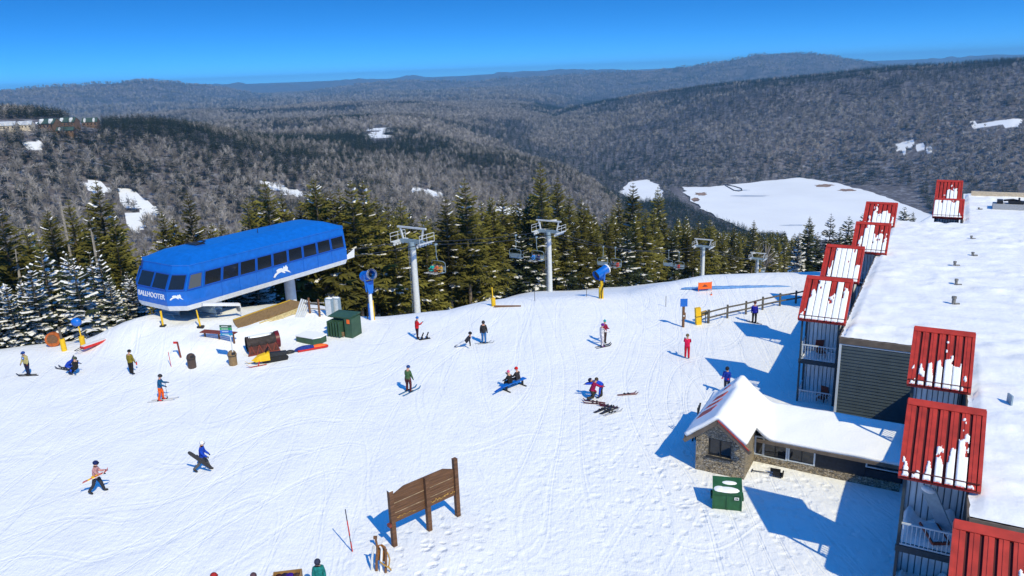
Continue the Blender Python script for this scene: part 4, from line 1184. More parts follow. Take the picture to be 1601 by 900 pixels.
# supports and works underneath
b = MB(); b.prism([(-4.5, 1.2), (-2.6, 1.2), (-2.6, 3.4), (-4.5, 3.4)], .4, 2.58); b.box((-3.55, 2.3, 2.3), (2.6, 3.0, .4)); b.build('front_pedestal', [M['white']], term)
b = MB(); b.tube([(-3.4, 11.6, -3.5), (-3.4, 11.6, 2.7)], .52, 16); b.build('rear_column', [M['white']], term)
b = MB(); b.tube([(-3.5, 1.4, 2.1), (-3.5, 1.4, 2.45)], 2.1, 28); b.tube([(-3.5, 1.4, 1.95), (-3.5, 1.4, 2.6)], .35, 12); b.build('bullwheel', [M['dark']], term)
b = MB()
for x in (-1.4, -5.6): b.beam((x, .5, 2.4), (x, 16, 2.4), .25, .3)
for y in (3, 6, 9, 12, 15): b.beam((-5.6, y, 2.35), (-1.4, y, 2.35), .2, .2)
b.build('carriage_beam', [M['dark']], term)
b = MB(); b.add([(-1.0, 16.75, 2.9), (-1.0, 18.2, 3.5), (-1.0, 18.1, 2.65), (-1.0, 16.7, 2.6), (-.93, 16.75, 2.9), (-.93, 18.2, 3.5), (-.93, 18.1, 2.65), (-.93, 16.7, 2.6)], [(0, 1, 2, 3), (7, 6, 5, 4), (0, 4, 5, 1), (1, 5, 6, 2), (2, 6, 7, 3), (3, 7, 4, 0)]); b.build('tail_fin', [M['white']], term)
b = MB(); b.beam((.15, -.3, 2.78), (.95, 2.6, 2.1), .35, .22); b.beam((.95, 2.6, 2.1), (.9, 2.75, 1.0), .12, .12); b.build('gate_arm', [M['white']], term)
b = MB(); b.ell((.8, 2.55, 1.75), (.3, .06, .3), 0, 12, 8); b.build('convex_mirror', [M['pole']], term)

def chair_mb(w=2.3):
    f = MB(); r = .035
    f.tube([(-w / 2, .35, -1.15), (-w / 2, -.28, -1.2), (-w / 2, -.34, -.55), (-w / 2, -.28, -.1), (-w / 2 + .22, -.2, .1), (0, -.15, .14), (w / 2 - .22, -.2, .1), (w / 2, -.28, -.1), (w / 2, -.34, -.55), (w / 2, -.28, -1.2), (w / 2, .35, -1.15)], r, 6)
    f.tube([(-w / 2, -.3, -.9), (w / 2, -.3, -.9)], r, 6); f.tube([(-w / 2, -.32, -.5), (w / 2, -.32, -.5)], r * .8, 6)
    f.tube([(-w / 2, .3, -1.15), (-w / 2, .36, -.75), (w / 2, .36, -.75), (w / 2, .3, -1.15)], r * .7, 6)
    h = MB(); h.tube([(0, -.15, .12), (0, -.15, .35), (0, 0, .6), (0, 0, 2.1)], .045, 6); h.box((0, 0, 2.12), (.16, .5, .2))
    s = MB(); s.box((0, .04, -1.2), (w - .06, .5, .07))
    bk = MB(); bk.box((0, -.33, -.8), (w - .08, .05, .42), 0, 0, .12)
    return f, h, s, bk
def make_chair(label, group):
    e = empty('chairlift_chair', (0, 0, 0), 0, label, 'lift chair', group)
    f, h, s, bk = chair_mb(2.0)
    f.build('frame', [M['steelblue']], e); h.build('hanger', [M['steelblue']], e); s.build('seat', [M['steelblue']], e); bk.build('backrest', [M['steelblue']], e)
    return e
chair0 = make_chair('', None)
_first = [True]
def put_chair(p, rz, label, group):
    e = chair0 if _first[0] else copy_tree(chair0)
    _first[0] = False
    e.location = p; e.rotation_euler = (0, 0, rz); e['label'] = label; e['group'] = group; return e
def tl(x, y, z): return term_m @ Vector((x, y, z))
term_m = Matrix.Translation((TO.x, TO.y, 0)) @ Matrix.Rotation(-TAZ, 4, 'Z')
G1 = 'chairs turning under the lift station'
put_chair(tl(-3.6, -1.15, 2.55), -TAZ + 3.3, 'empty chair swinging round under the nose of the station', G1)
put_chair(tl(-5.9, -.45, 2.55), -TAZ + 2.3, 'empty chair at the far left corner under the station', G1)
put_chair(tl(-1.3, 1.3, 2.55), -TAZ + .1, 'empty chair beside the white pedestal under the station', G1)

# ramp, barrier, railing and posts round the station
e = empty('loading_deck', (0, 0, 0), 0, 'brown timber loading deck with a yellow edge line beside the station', 'deck')
A, B, C, D = [at(x, y, z) for x, y, z in ((364, 499, 1.15), (453, 468, 1.15), (482, 474, 1.15), (371, 513, 1.12))]
b = MB(); b.add([A, B, C, D] + [p + Vector((0, 0, -.14)) for p in (A, B, C, D)], [(3, 2, 1, 0), (4, 5, 6, 7), (0, 1, 5, 4), (1, 2, 6, 5), (2, 3, 7, 6), (3, 0, 4, 7)])
b.build('planking', [M['deck']], e)
b = MB(); up = Vector((0, 0, .012)); n = (D - A).normalized()
b.add([A + n * .12 + up, B + n * .12 + up, B + n * .34 + up, A + n * .34 + up], [(3, 2, 1, 0)]); o = b.build('edge_line', [M['yellow']], e)
b = MB()
for f in (.1, .35, .6, .85):
    for (P, Q) in ((A, B), (D, C)):
        p = P.lerp(Q, f); b.beam(p + Vector((0, 0, -.1)), Vector((p.x, p.y, gz(p.x, p.y) - .4)), .16, .16)
b.build('post', [M['wood']], e)
e = empty('timber_barrier', (0, 0, 0), 0, 'pale peeling timber barrier leaning along the front edge of the deck', 'barrier')
P, Q = at(406, 506, 1.0), at(480, 478, 1.1)
b = MB(); b.beam(P, Q, .10, .22); b.beam(P + Vector((.05, -.35, -.1)), Q + Vector((.05, -.35, -.1)), .08, .12); b.build('rail', [M['cream']], e)
b = MB()
for f in (.06, .25, .45, .7, .93):
    p = P.lerp(Q, f); b.beam(p, (p.x + .3, p.y - .5, gz(p.x + .3, p.y - .5) - .2), .08, .1)
b.build('strut', [M['cream']], e)
e = empty('plank_stack', ground(474, 492), R(20), 'grey planks leaning in a heap right of the loading deck', 'planks')
b = MB()
for k in range(5): b.beam((-.7 + k * .18, -.5, -.05), (.1 + k * .16, 1.0, 1.15 - k * .08), .13, .05)
b.build('plank', [M['steel']], e)
e = empty('log_rail', ground(493, 492), R(-30), 'weathered log rail beside the grey cabinets', 'rail')
b = MB()
for x in (-.6, .5): b.tube([(x, 0, -.4), (x, 0, 1.45)], .09, 8)
b.build('post', [M['wood']], e)
b = MB(); b.tube([(-1.3, .05, .9), (1.1, .05, 1.2)], .06, 7); b.tube([(-1.2, .05, .45), (1.1, .05, .6)], .06, 7); b.build('rail', [M['deadbark']], e)
for (px, py, lab) in [(517, 494, 'grey upright cabinet behind the green transformer, the left one'), (528, 493, 'grey upright cabinet behind the green transformer, the right one')]:
    e = empty('electrical_cabinet', ground(px, py), R(-20), lab, 'cabinet', 'grey cabinets behind the transformer')
    b = MB(); b.box((0, 0, .75), (.62, .4, 1.7)); b.build('body', [M['steelblue']], e)
    b = MB(); b.box((0, -.205, .8), (.52, .02, 1.4)); b.box((.2, -.225, .8), (.03, .03, .2)); b.build('door', [M['steel']], e)
    b = MB(); b.ell((0, 0, 1.6), (.33, .22, .07), 0, 10, 4, 0); b.build('snow_cap', [M['snowobj']], e)
# green transformer
e = empty('transformer', ground(534, 524), R(-24), 'green ribbed electrical transformer with an orange sticker, by the tree line', 'transformer')
b = MB(); b.box((.1, .55, .75), (1.6, 1.0, 1.7)); b.box((.95, .35, .75), (.7, 1.3, 1.65)); b.build('tank', [M['green']], e)
b = MB()
for k in range(5): b.box((-.78 + k * .27, -.28, .7), (.12, .8, 1.25))
b.build('radiator_fin', [M['green']], e)
b = MB(); b.box((.1, .5, 1.65), (2.1, 1.5, .10), 0, 0, .05); b.build('lid', [M['green']], e)
b = MB(); b.box((1.0, -.32, 1.35), (.26, .03, .34)); b.build('warning_sticker', [M['orange']], e)
b = MB(); b.box((.42, -.4, .28), (.3, .06, .36)); b.build('plate', [M['tan']], e)
e = empty('equipment_box', ground(487, 534), R(-28), 'low green box with a snow-covered flat lid, left of the transformer', 'box')
b = MB(); b.prism([(-1.05, -.55), (.75, -.6), (1.1, -.1), (1.05, .6), (-1.0, .6)], -.25, .52); b.build('body', [M['green']], e)
b = MB(); b.prism([(-1.1, -.6), (.78, -.65), (1.15, -.12), (1.1, .65), (-1.05, .65)], .52, .6); b.build('lid', [M['snowobj']], e)

# ------------------------------------------------------------------ lift towers, ropes, chairs
GAUGE = 1.65
heads = []
def tower(px, ytop, ybase, w_px, label, pad=False):
    p = on_line(px, ytop); base = Vector((p.x, p.y, gz(p.x, p.y)))
    if ybase:
        d = math.hypot(p.x, p.y); a = ray(px + (3 if px < 900 else 0), ybase); zb_ = CAMZ + a[2] / math.hypot(a[0], a[1]) * d
        base.z = min(base.z, zb_)
    H_ = p.z - base.z
    e = empty('lift_tower', base, -TAZ, label, 'lift tower', 'towers of the chairlift')
    b = MB(); b.tube([(0, 0, -1), (0, 0, H_ * .88), (0, 0, H_ - .05)], [.40, .34, .33], 16); b.tube([(0, 0, -.2), (0, 0, .12)], .6, 16); b.build('column', [M['steel']], e)
    b = MB(); b.tube([(0, -.10, H_ - .75), (0, -.1, H_ + .1)], .38, 14); b.build('column_cap', [M['steelblue']], e)
    b = MB(); b.box((0, 0, H_ + .1), (3.5, .36, .34)); b.box((0, 0, H_ + .32), (3.1, .2, .12)); b.build('crossarm', [M['steelblue']], e)
    b = MB(); b.box((0, 0, H_ + 1.75), (4.3, .22, .2)); b.beam((-1.35, 0, H_ + .2), (-1.75, 0, H_ + 1.75), .16, .16); b.beam((1.35, 0, H_ + .2), (1.75, 0, H_ + 1.75), .16, .16)
    b.build('lifting_frame', [M['steel']], e)
    for sx in (-1, 1):
        x = sx * (GAUGE + .1)
        b = MB(); b.box((x, 0, H_ + .02), (.12, 2.6, .12))
        for k in range(6): b.tube([(x - .06, -1.2 + k * .48, H_ - .1), (x + .06, -1.2 + k * .48, H_ - .1)], .19, 10)
        b.build('sheave_train', [M['steel']], e)
        b = MB(); xo = x + sx * .45
        for z in (.15, .75, 1.15): b.tube([(xo, -1.3, H_ + z), (xo, 1.3, H_ + z)], .035, 6)
        for y in (-1.3, 0, 1.3): b.tube([(xo, y, H_ + .1), (xo, y, H_ + 1.15)], .03, 6)
        b.box((xo - sx * .2, 0, H_ + .12), (.45, 2.6, .05)); b.build('catwalk', [M['steel']], e)
    b = MB()
    for sx in (-.62, -.42): b.tube([(sx, -.1, .6), (sx, -.1, H_ - .1)], .022, 5)
    n = int(H_ / .32)
    for k in range(n): b.tube([(-.62, -.1, .7 + k * .32), (-.42, -.1, .7 + k * .32)], .016, 4)
    b.build('ladder', [M['steel']], e)
    if pad:
        b = MB(); b.tube([(0, 0, -.3), (0, 0, .95)], .55, 14); b.box((0, -.5, .45), (.75, .22, .9)); b.build('base_padding', [M['yellow']], e)
    heads.append(Vector((p.x, p.y, p.z - .08))); return e
tower(645, 379, None, 62, 'tallest, nearest steel lift tower, in front of the olive spruces')
tower(858, 363, 470, 45, 'second lift tower with yellow padding round its foot', True)
tower(1100, 386, 444, 33, 'third lift tower, behind the orange fence panel')
tower(1185, 405, 444, 28, 'farthest and smallest lift tower, yellow at its foot', True)
p5 = heads[-1] + (heads[-1] - heads[-2]) * 1.6 + Vector((0, 0, 2)); ends = heads + [p5]
start = term_m @ Vector((-3.5, 15.5, 2.9))
rope_pts = [start] + ends
def rope(off):
    out = []
    for i in range(len(rope_pts) - 1):
        a, c = rope_pts[i], rope_pts[i + 1]; sag = (c - a).length ** 2 / 2600
        for k in range(12):
            f = k / 12; out.append(a.lerp(c, f) + TT * off - Vector((0, 0, sag * 4 * f * (1 - f))))
    out.append(rope_pts[-1] + TT * off); return out
ropes = {}
for off, lab in ((-GAUGE - .1, 'haul rope on the far side of the lift towers'), (GAUGE + .1, 'haul rope on the near side of the lift towers')):
    b = MB(); ropes[off] = rope(off); b.tube(ropes[off], .05, 5); tag(b.build('haul_rope', [M['dark']]), lab, 'cable', 'haul ropes of the chairlift')
def rope_at(px, py, off):
    p = on_line(px, py, off); best = None
    R_ = ropes[off]
    for a, c in zip(R_[:-1], R_[1:]):
        sa = (a - LINE0).dot(TS); sc_ = (c - LINE0).dot(TS); s = (p - LINE0).dot(TS)
        if sa <= s <= sc_: best = a.lerp(c, (s - sa) / (sc_ - sa))
    return best if best is not None else p
RIDER_SEATS = []
G2 = 'chairs riding the haul ropes'
for (px, py, side, lab, riders) in [
    (680, 385, 1, 'chair with three riders just right of the tallest tower', [(.0, (.55, .12, .05)), (-.6, (.5, .3, .05)), (.7, (.02, .42, .38))]),
    (806, 380, -1, 'empty chair between the two tallest towers', []),
    (838, 372, 1, 'chair with two riders half hidden by the second tower', [(-.3, (.02, .03, .12)), (.5, (.05, .25, .7))]),
    (943, 383, -1, 'empty chair right of the second tower, left of an occupied one', []),
    (962, 387, 1, 'chair with a red-jacketed rider right of the second tower', [(-.5, (.5, .05, .03)), (.4, (.05, .05, .07))]),
    (1046, 394, -1, 'empty chair left of the third tower', []),
    (1062, 410, 1, 'chair with one rider left of the third tower', [(0, (.45, .04, .03))]),
    (1190, 428, 1, 'chair with a yellow-jacketed rider at the farthest tower', [(.2, (.6, .4, .03))])]:
    off = side * (GAUGE + .1); p = rope_at(px, py - 20, off)
    rz = -TAZ + (math.pi if side > 0 else 0)
    pos = p - Vector((0, 0, 2.12)); put_chair(pos, rz, lab, G2)
    for x, c in riders: RIDER_SEATS.append((pos, rz, x, c))

# ------------------------------------------------------------------ snow guns
def snow_gun(px, py, h, yaw, label, band):
    g = ground(px, py); e = empty('snow_gun', g, yaw, label, 'snow gun', 'snow guns on posts')
    b = MB(); b.tube([(0, 0, -.6), (0, 0, h * .62)], .16, 12); b.build('post', [M['white'] if band else M['yellow']], e)
    b = MB(); b.tube([(-.12, -.06, -.2), (-.12, -.06, h * .40)], .17, 12); b.build('post_padding', [M['yellow']], e)
    if band:
        b = MB(); b.tube([(.08, -.1, 0), (.08, -.1, h * .34)], .15, 10); b.build('blue_padding', [M['blue']], e)
    b = MB(); b.add([(-.35, -.2, h * .80), (.35, -.2, h * .80), (.2, .2, h * .56), (-.2, .2, h * .56), (-.35, .15, h * .80), (.35, .15, h * .80)], [(0, 1, 2, 3), (0, 4, 5, 1), (4, 3, 2, 5), (0, 3, 4), (1, 5, 2)]); b.tube([(-.3, 0, h * .6), (-.42, 0, h * .95)], .07, 6); b.tube([(.3, 0, h * .6), (.42, 0, h * .95)], .07, 6)
    b.build('yoke', [M['blue']], e)
    b = MB(); t = R(18)
    def q(y, z): return (0, y * math.cos(t) - 0 * z, h * .93 + y * math.sin(t))
    b.tube([q(-.75, 0), q(-.6, 0), q(.3, 0), q(.62, 0)], [.46, .40, .40, .44], 18, 0, False); b.build('barrel', [M['blue']], e)
    b = MB(); b.tube([q(.58, 0), q(.70, 0)], [.46, .46], 18, 0, False); b.tube([q(.70, 0), q(.58, 0)], [.36, .36], 18, 0, False); b.build('nozzle_ring', [M['white']], e)
    b = MB(); b.tube([q(-.55, 0), q(-.5, 0)], .38, 14); b.tube([q(.2, 0), q(.5, 0)], [.2, .08], 10); b.build('fan', [M['dark']], e)
    b = MB(); b.tube([(.3, .1, h * .6), (.25, -.2, h * .3), (.28, -.3, .1)], .045, 6); b.build('hose', [M['rubber']], e)
snow_gun(582, 500, 4.3, R(-140), 'blue snow gun on a yellow and blue padded post beside the tallest tower', True)
snow_gun(941, 466, 2.75, R(-55), 'small blue snow gun on a yellow post right of the second tower', False)
for (px, py, h, top, lab) in [(101, 548, 1.0, True, 'yellow padded post nearest the orange disc at the left'), (131, 543, .95, False, 'yellow padded post with a blue gun head at the foot of the red toboggan'), (772, 478, .75, False, 'yellow padded post at the end of the spruces left of the second tower')]:
    e = empty('padded_post', ground(px, py), 0, lab, 'post', 'yellow padded posts')
    b = MB(); b.tube([(0, 0, -.4), (-.03, 0, h)], .2, 12); b.build('padding', [M['yellow']], e)
    b = MB(); b.tube([(-.05, 0, h), (-.1, 0, h + 1.0)], .09 if top else .05, 8); b.build('post', [M['fence'] if top else M['yellow']], e)
    if not top and px < 200:
        b = MB(); b.ell((-.2, 0, h + 1.2), (.42, .3, .36), 0, 12, 8); b.build('gun_head', [M['blue']], e)
e = empty('hydrant_disc', ground(85, 541), R(10), 'round orange disc standing at the edge of the firs on the left', 'disc')
b = MB(); b.tube([(0, .12, .55), (0, -.12, .6)], [.62, .58], 20); b.build('disc', [mat('rust_orange', (.40, .10, .02), .6, noise=.35, nscale=4)], e)
b = MB(); b.tube([(0, -.12, .6), (0, -.18, .6)], [.42, .40], 16); b.build('hub', [M['wood']], e)

# ------------------------------------------------------------------ small things near the station
e = empty('rescue_toboggan', ground(153, 538), math.atan2(2.35, 1.2), 'red and white rescue toboggan lying on the bank left of the station', 'toboggan')
b = MB(); b.prism([(-1.35, -.25), (1.2, -.3), (1.45, 0), (1.2, .3), (-1.35, .25)], .06, .24); b.build('hull', [M['redp']], e)
b = MB(); b.prism([(-1.3, -.16), (-.6, -.2), (.7, -.2), (.7, .2), (-.6, .2), (-1.3, .16)], .24, .30); b.build('cover', [M['white']], e)
b = MB(); b.tube([(-1.35, -.2, .15), (-1.9, -.12, .1), (-1.9, .12, .1), (-1.35, .2, .15)], .03, 6); b.build('handle', [M['dark']], e)
def litter_bin(px, py, m, label):
    e = empty('litter_bin', ground(px, py), R(20), label, 'litter bin', 'litter bins in the snow')
    b = MB(); b.tube([(0, 0, -.1), (0, 0, .78)], [.29, .30], 18); b.build('body', [m], e)
    b = MB(); b.tube([(0, 0, .78), (0, 0, .84)], .33, 18); b.ell((0, 0, .84), (.31, .31, .30), 0, 18, 6, 0); b.build('lid', [m], e)
    b = MB(); b.box((.1, -.27, .95), (.26, .1, .16), 0, .3); b.build('opening', [M['dark']], e)
    b = MB(); b.tube([(0, 0, .70), (0, 0, .78)], .315, 18); b.build('band', [M['dark']], e)
litter_bin(301, 575, M['brownp'], 'dark brown domed litter bin, left of the tan one')
litter_bin(365, 570, M['tan'], 'tan domed litter bin beside the trail sign pole')
def pole(px, py, h, m, label, r=.03, lean=0.0, extra=False, cat='pole', name='marker_pole'):
    e = empty(name, ground(px, py), 0, label, cat)
    b = MB(); b.tube([(0, 0, -.3), (-lean, 0, h)], r, 7); b.build('shaft', [m], e)
    if extra:
        b = MB(); b.box((-lean - .15, 0, h - .05), (.3, .06, .16), 0); b.build('bracket', [M['redp']], e)
    return e
pole(283, 558, 1.2, redwood, 'short brown-red post on the snowbank below the station', .07, .1, True)
pole(268, 573, 1.15, M['redp'], 'thin red marker pole beside the short brown post', .022, .06)
e = pole(551, 862, 2.1, M['dark'], 'thin red and blue slalom pole standing left of the big wooden sign', .022, .12, name='slalom_pole')
b = MB(); b.tube([(-.045, 0, .8), (-.09, 0, 1.55)], .026, 7); b.tube([(0, 0, 0), (-.03, 0, .5)], .026, 7); b.build('red_sleeve', [M['redp']], e)
# trail sign on its pole and the plank rack by it
e = empty('trail_sign', ground(367, 571), R(-8), 'trail sign with stacked green and blue boards on a steel pole', 'sign')
b = MB(); b.tube([(0, 0, -.4), (-.03, 0, 3.1)], .045, 8); b.build('pole', [M['steel']], e)
for k, m_ in enumerate((M['green'], mat('sign_green', (.02, .28, .10), .5), M['blue'], mat('sign_teal', (.02, .25, .42), .5))):
    b = MB(); b.box((-.25, -.07, 3.05 - k * .2), (.92, .05, .17)); b.build('board', [m_], e)
    b = MB(); b.box((-.32, -.098, 3.05 - k * .2), (.5, .006, .035)); b.build('trail_name_strip', [M['white']], e)
e = empty('ski_rack', ground(343, 530), R(-12), 'rusty brown plank ski rack below the loading deck', 'ski rack')
b = MB()
for k in range(3): b.beam((-1.4, -.25 + k * .25, .62), (1.5, -.35 + k * .25, .55), .18, .06)
b.build('plank', [redwood], e)
b = MB()
for x in (-1.2, 0, 1.25): b.beam((x, 0, -.3), (x, 0, .6), .1, .1)
b.build('leg', [M['wood']], e)
e = empty('yellow_post', ground(314, 512), R(0), 'slim bright yellow post at the end of the ski rack', 'post')
b = MB(); b.tube([(0, 0, -.2), (-.14, 0, 1.5)], [.09, .05], 8); b.build('shaft', [M['yellow']], e)
b = MB(); b.box((0, 0, .05), (.5, .35, .2)); b.build('foot', [M['dark']], e)
e = empty('yellow_post', ground(255, 510), R(0), 'upright yellow post in the shade under the station nose', 'post')
b = MB(); b.tube([(0, 0, -.2), (0, 0, 1.3)], .085, 8); b.build('shaft', [M['yellow']], e)
b = MB(); b.box((0, 0, .05), (.4, .4, .12)); b.build('foot', [M['dark']], e)
# black corrugated drum with red end on a timber cradle
e = empty('corrugated_drum', ground(411, 549), R(28), 'black corrugated drum with a red and yellow open end, lying by the snowmobile', 'drum')
prof = []
for k in range(41):
    x = -1.15 + 2.3 * k / 40; prof.append(((x, 0, .78), .56 + (.035 if k % 2 else 0)))
b = MB(); b.tube([p for p, _ in prof], [r for _, r in prof], 24, 0, False); b.build('barrel', [mat('sooty_rubber', (.035, .026, .025), .7, noise=.5, nscale=5)], e)
b = MB(); b.box((0, -.57, .38), (2.2, .05, .62)); b.build('side_board', [mat('dark_red_brown', (.10, .035, .028), .7, noise=.4, nscale=4)], e)
b = MB(); b.tube([(1.0, 0, .78), (1.3, 0, .78)], [.63, .66], 24, 0, False); b.tube([(1.3, 0, .78), (1.28, 0, .78)], [.66, .5], 24, 0, False); b.build('red_collar', [mat('maroon_paint', (.13, .012, .016), .4)], e)
b = MB(); b.tube([(1.18, 0, .78), (1.2, 0, .78)], [.55, .02], 20, 0, False); b.build('end_plate', [mat('orange_brown_plate', (.36, .10, .02), .5, noise=.5, nscale=3)], e)
b = MB(); b.ell((-.1, 0, 1.30), (1.05, .34, .09), 0, 16, 5, 0); b.build('snow_cap', [M['snowobj']], e)
b = MB()
for x in (-.9, -.3, .3, .9):
    b.beam((x - .3, -.62, -.1), (x, -.60, .75), .07, .07); b.beam((x + .3, -.62, -.1), (x, -.60, .75), .07, .07)
b.beam((-1.2, -.62, .05), (1.2, -.62, .05), .08, .1); b.build('cradle', [redwood], e)
# snowmobile
e = empty('snowmobile', ground(420, 566), R(205), 'yellow and black snowmobile parked in front of the black drum', 'snowmobile')
b = MB(); b.prism([(-1.35, 0), (.2, -.02), (.45, .12), (.3, .38), (-1.2, .42), (-1.45, .2)], -.2, .2, 0, Matrix.Rotation(math.pi / 2, 4, 'X')); b.build('track', [M['rubber']], e)
b = MB(); b.add([(-1.3, -.19, .42), (.1, -.17, .42), (.1, .17, .42), (-1.3, .19, .42), (-1.35, -.15, .66), (-.1, -.15, .74), (-.1, .15, .74), (-1.35, .15, .66)], [(0, 1, 2, 3)[::-1], (4, 5, 6, 7), (0, 1, 5, 4), (1, 2, 6, 5), (2, 3, 7, 6), (3, 0, 4, 7)]); b.build('seat', [M['dark']], e)
b = MB(); b.add([(-.1, -.36, .25), (.9, -.3, .25), (1.2, 0, .35), (.9, .3, .25), (-.1, .36, .25), (-.1, -.3, .78), (.7, -.22, .62), (.98, 0, .5), (.7, .22, .62), (-.1, .3, .78), (-.15, 0, .9)], [(0, 1, 6, 5), (1, 2, 7, 6), (2, 3, 8, 7), (3, 4, 9, 8), (5, 6, 10), (6, 7, 10), (7, 8, 10), (8, 9, 10), (4, 0, 5, 10, 9)]); b.build('hood', [M['yellow']], e)
b = MB(); b.add([(.15, -.28, .82), (.15, .28, .82), (-.1, .24, 1.2), (-.1, -.24, 1.2)], [(0, 1, 2, 3)]); o = b.build('windshield', [M['glass']], e)
b = MB(); b.tube([(-.15, -.38, 1.0), (-.05, -.1, .95), (-.05, .1, .95), (-.15, .38, 1.0)], .025, 6); b.build('handlebar', [M['dark']], e)
for sy in (-.45, .45):
    b = MB(); b.add([(.2, sy - .07, .03), (1.35, sy - .07, .03), (1.6, sy - .05, .22), (1.6, sy + .05, .22), (1.35, sy + .07, .03), (.2, sy + .07, .03)], [(0, 1, 4, 5), (1, 2, 3, 4)]); b.beam((.8, sy, .04), (.6, sy * .5, .4), .05, .05); b.build('ski', [M['yellow'] if sy < 0 else M['redp']], e)
# long bundle on the snow right of the drum
e = empty('tarp_bundle', ground(478, 548), R(24), 'orange and blue tarp-covered sled lying on the snow right of the drum', 'sled')
b = MB(); b.ell((.0, .1, .1), (.85, .28, .3), 0, 14, 6, 0); b.build('blue_tarp', [cloth((.02, .04, .22))], e)
b = MB(); b.ell((1.0, .12, .1), (.75, .22, .22), 0, 14, 6, 0); b.build('orange_tarp', [M['orange']], e)
b = MB(); b.prism([(-.6, -.22), (1.6, -.15), (1.75, 0), (1.6, .02), (-.6, -.02)], .04, .16); b.build('sled_base', [M['redp']], e)
b = MB(); b.ell((-1.2, .0, .08), (.4, .2, .2), 0, 10, 5, 0); b.build('rope_coil', [M['dark']], e)

# ------------------------------------------------------------------ fence, signs and pads on the right
gp = [ground(x, y) for x, y in ((1107, 505), (1137, 497), (1166, 491), (1192, 484), (1219, 478), (1244, 474), (1268, 468))]
e = empty('rail_fence', gp[0], 0, 'grey two-rail wooden fence running up to the lodge', 'fence')
g0 = gp[0]
for p in gp:
    b = MB(); b.beam(p - g0 - Vector((0, 0, .4)), p - g0 + Vector((0, 0, 1.18)), .14, .14); b.build('post', [M['fence']], e)
for a, c in zip(gp[:-1], gp[1:]):
    b = MB()
    for z in (.5, 1.0): b.beam(a - g0 + Vector((0, -.09, z)), c - g0 + Vector((0, -.09, z)), .05, .13)
    b.build('rail', [M['fence']], e)
e = empty('yellow_pad', ground(1091, 507), R(10), 'tall yellow crash pad at the end of the rail fence', 'crash pad')
b = MB(); b.box((0, 0, .72), (.45, .3, 1.5), 0, 0, 0, -.08); b.build('pad', [M['yellow']], e)
b = MB(); b.box((0, 0, .72), (.45, .33, .05), 0, 0, 0, -.08); b.build('strap', [M['dark']], e)
e = empty('steel_gate', ground(1101, 505), R(12), 'small blue-grey steel gate with a barrel, between the yellow pad and the fence', 'gate')
b = MB()
for x in (-.25, .1, .45): b.tube([(x, 0, -.2), (x, 0, 1.15 if x > .3 else .95)], .04, 6)
b.tube([(-.25, 0, .9), (.1, -.1, 1.0), (.45, 0, .95)], .04, 6); b.tube([(-.25, 0, .35), (.45, 0, .6)], .04, 6); b.build('frame', [M['slate']], e)
b = MB(); b.tube([(-.15, .25, .75), (.32, .25, .85)], .2, 12); b.build('barrel', [mat('ochre', (.42, .27, .08), .6, noise=.2)], e)
e = empty('blue_sign', ground(1068, 511), R(-5), 'square blue trail sign on a brown post left of the yellow pad', 'sign')
b = MB(); b.tube([(0, 0, -.4), (0, 0, 1.9)], .11, 10); b.box((.05, -.1, 1.0), (.24, .1, .55)); b.build('post', [M['wood']], e)
b = MB(); b.box((0, -.13, 2.15), (.58, .05, .66)); b.build('board', [M['blue']], e)
b = MB(); b.box((.02, -.165, 1.02), (.1, .02, .12)); b.build('notice', [M['white']], e)
e = empty('orange_sign', ground(1102, 455), R(6), 'orange slow-down fence panel at the brow by the third tower', 'sign')
b = MB(); b.box((0, 0, .55), (1.35, .04, .66)); b.build('panel', [M['orange']], e)
b = MB()
for x in (-.62, .62): b.tube([(x, 0, -.2), (x, 0, .95)], .03, 6)
b.build('pole', [M['orange']], e)
b = MB(); b.add([(-.3, -.025, .45), (.3, -.025, .45), (.1, -.025, .62), (-.05, -.025, .7)], [(0, 1, 2, 3)]); b.build('print', [redwood], e)
e = empty('orange_disc', ground(1112, 461), 0, 'small orange marker disc on the snow below the orange panel', 'marker')
b = MB(); b.tube([(0, 0, 0), (0, 0, .1)], .09, 10); b.build('disc', [M['orange']], e); b = MB(); b.tube([(0, 0, .1), (0, 0, .3)], .02, 6); b.build('stem', [M['dark']], e)
e = empty('shaded_snow_bank', ground(1150, 450), R(-4), 'long low snow bank with its shade painted blue, along the brow by the third tower', 'snow bank')
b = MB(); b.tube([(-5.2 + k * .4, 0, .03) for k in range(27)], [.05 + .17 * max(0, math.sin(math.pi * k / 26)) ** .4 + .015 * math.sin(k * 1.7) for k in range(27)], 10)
b.build('padding', [mat('painted_blue_shade', (.10, .25, .55), .5, noise=.25)], e)  # low snow bank; its shade is painted in as blue, not vinyl padding
pole(1041, 479, 1.0, M['fence'], 'thin stake in the snow left of the blue sign', .025)
pole(836, 470, 1.3, M['fence'], 'thin stake left of the second tower foot', .025)
pole(917, 463, 1.1, M['fence'], 'thin stake left of the small snow gun', .025)
e = empty('fallen_log', ground(790, 480), R(-5), 'fallen brown log lying beside the yellow post at the end of the spruces', 'log')
b = MB(); b.tube([(-1.0, 0, .1), (1.4, .1, .08)], [.09, .06], 7); b.build('stem', [M['wood']], e)

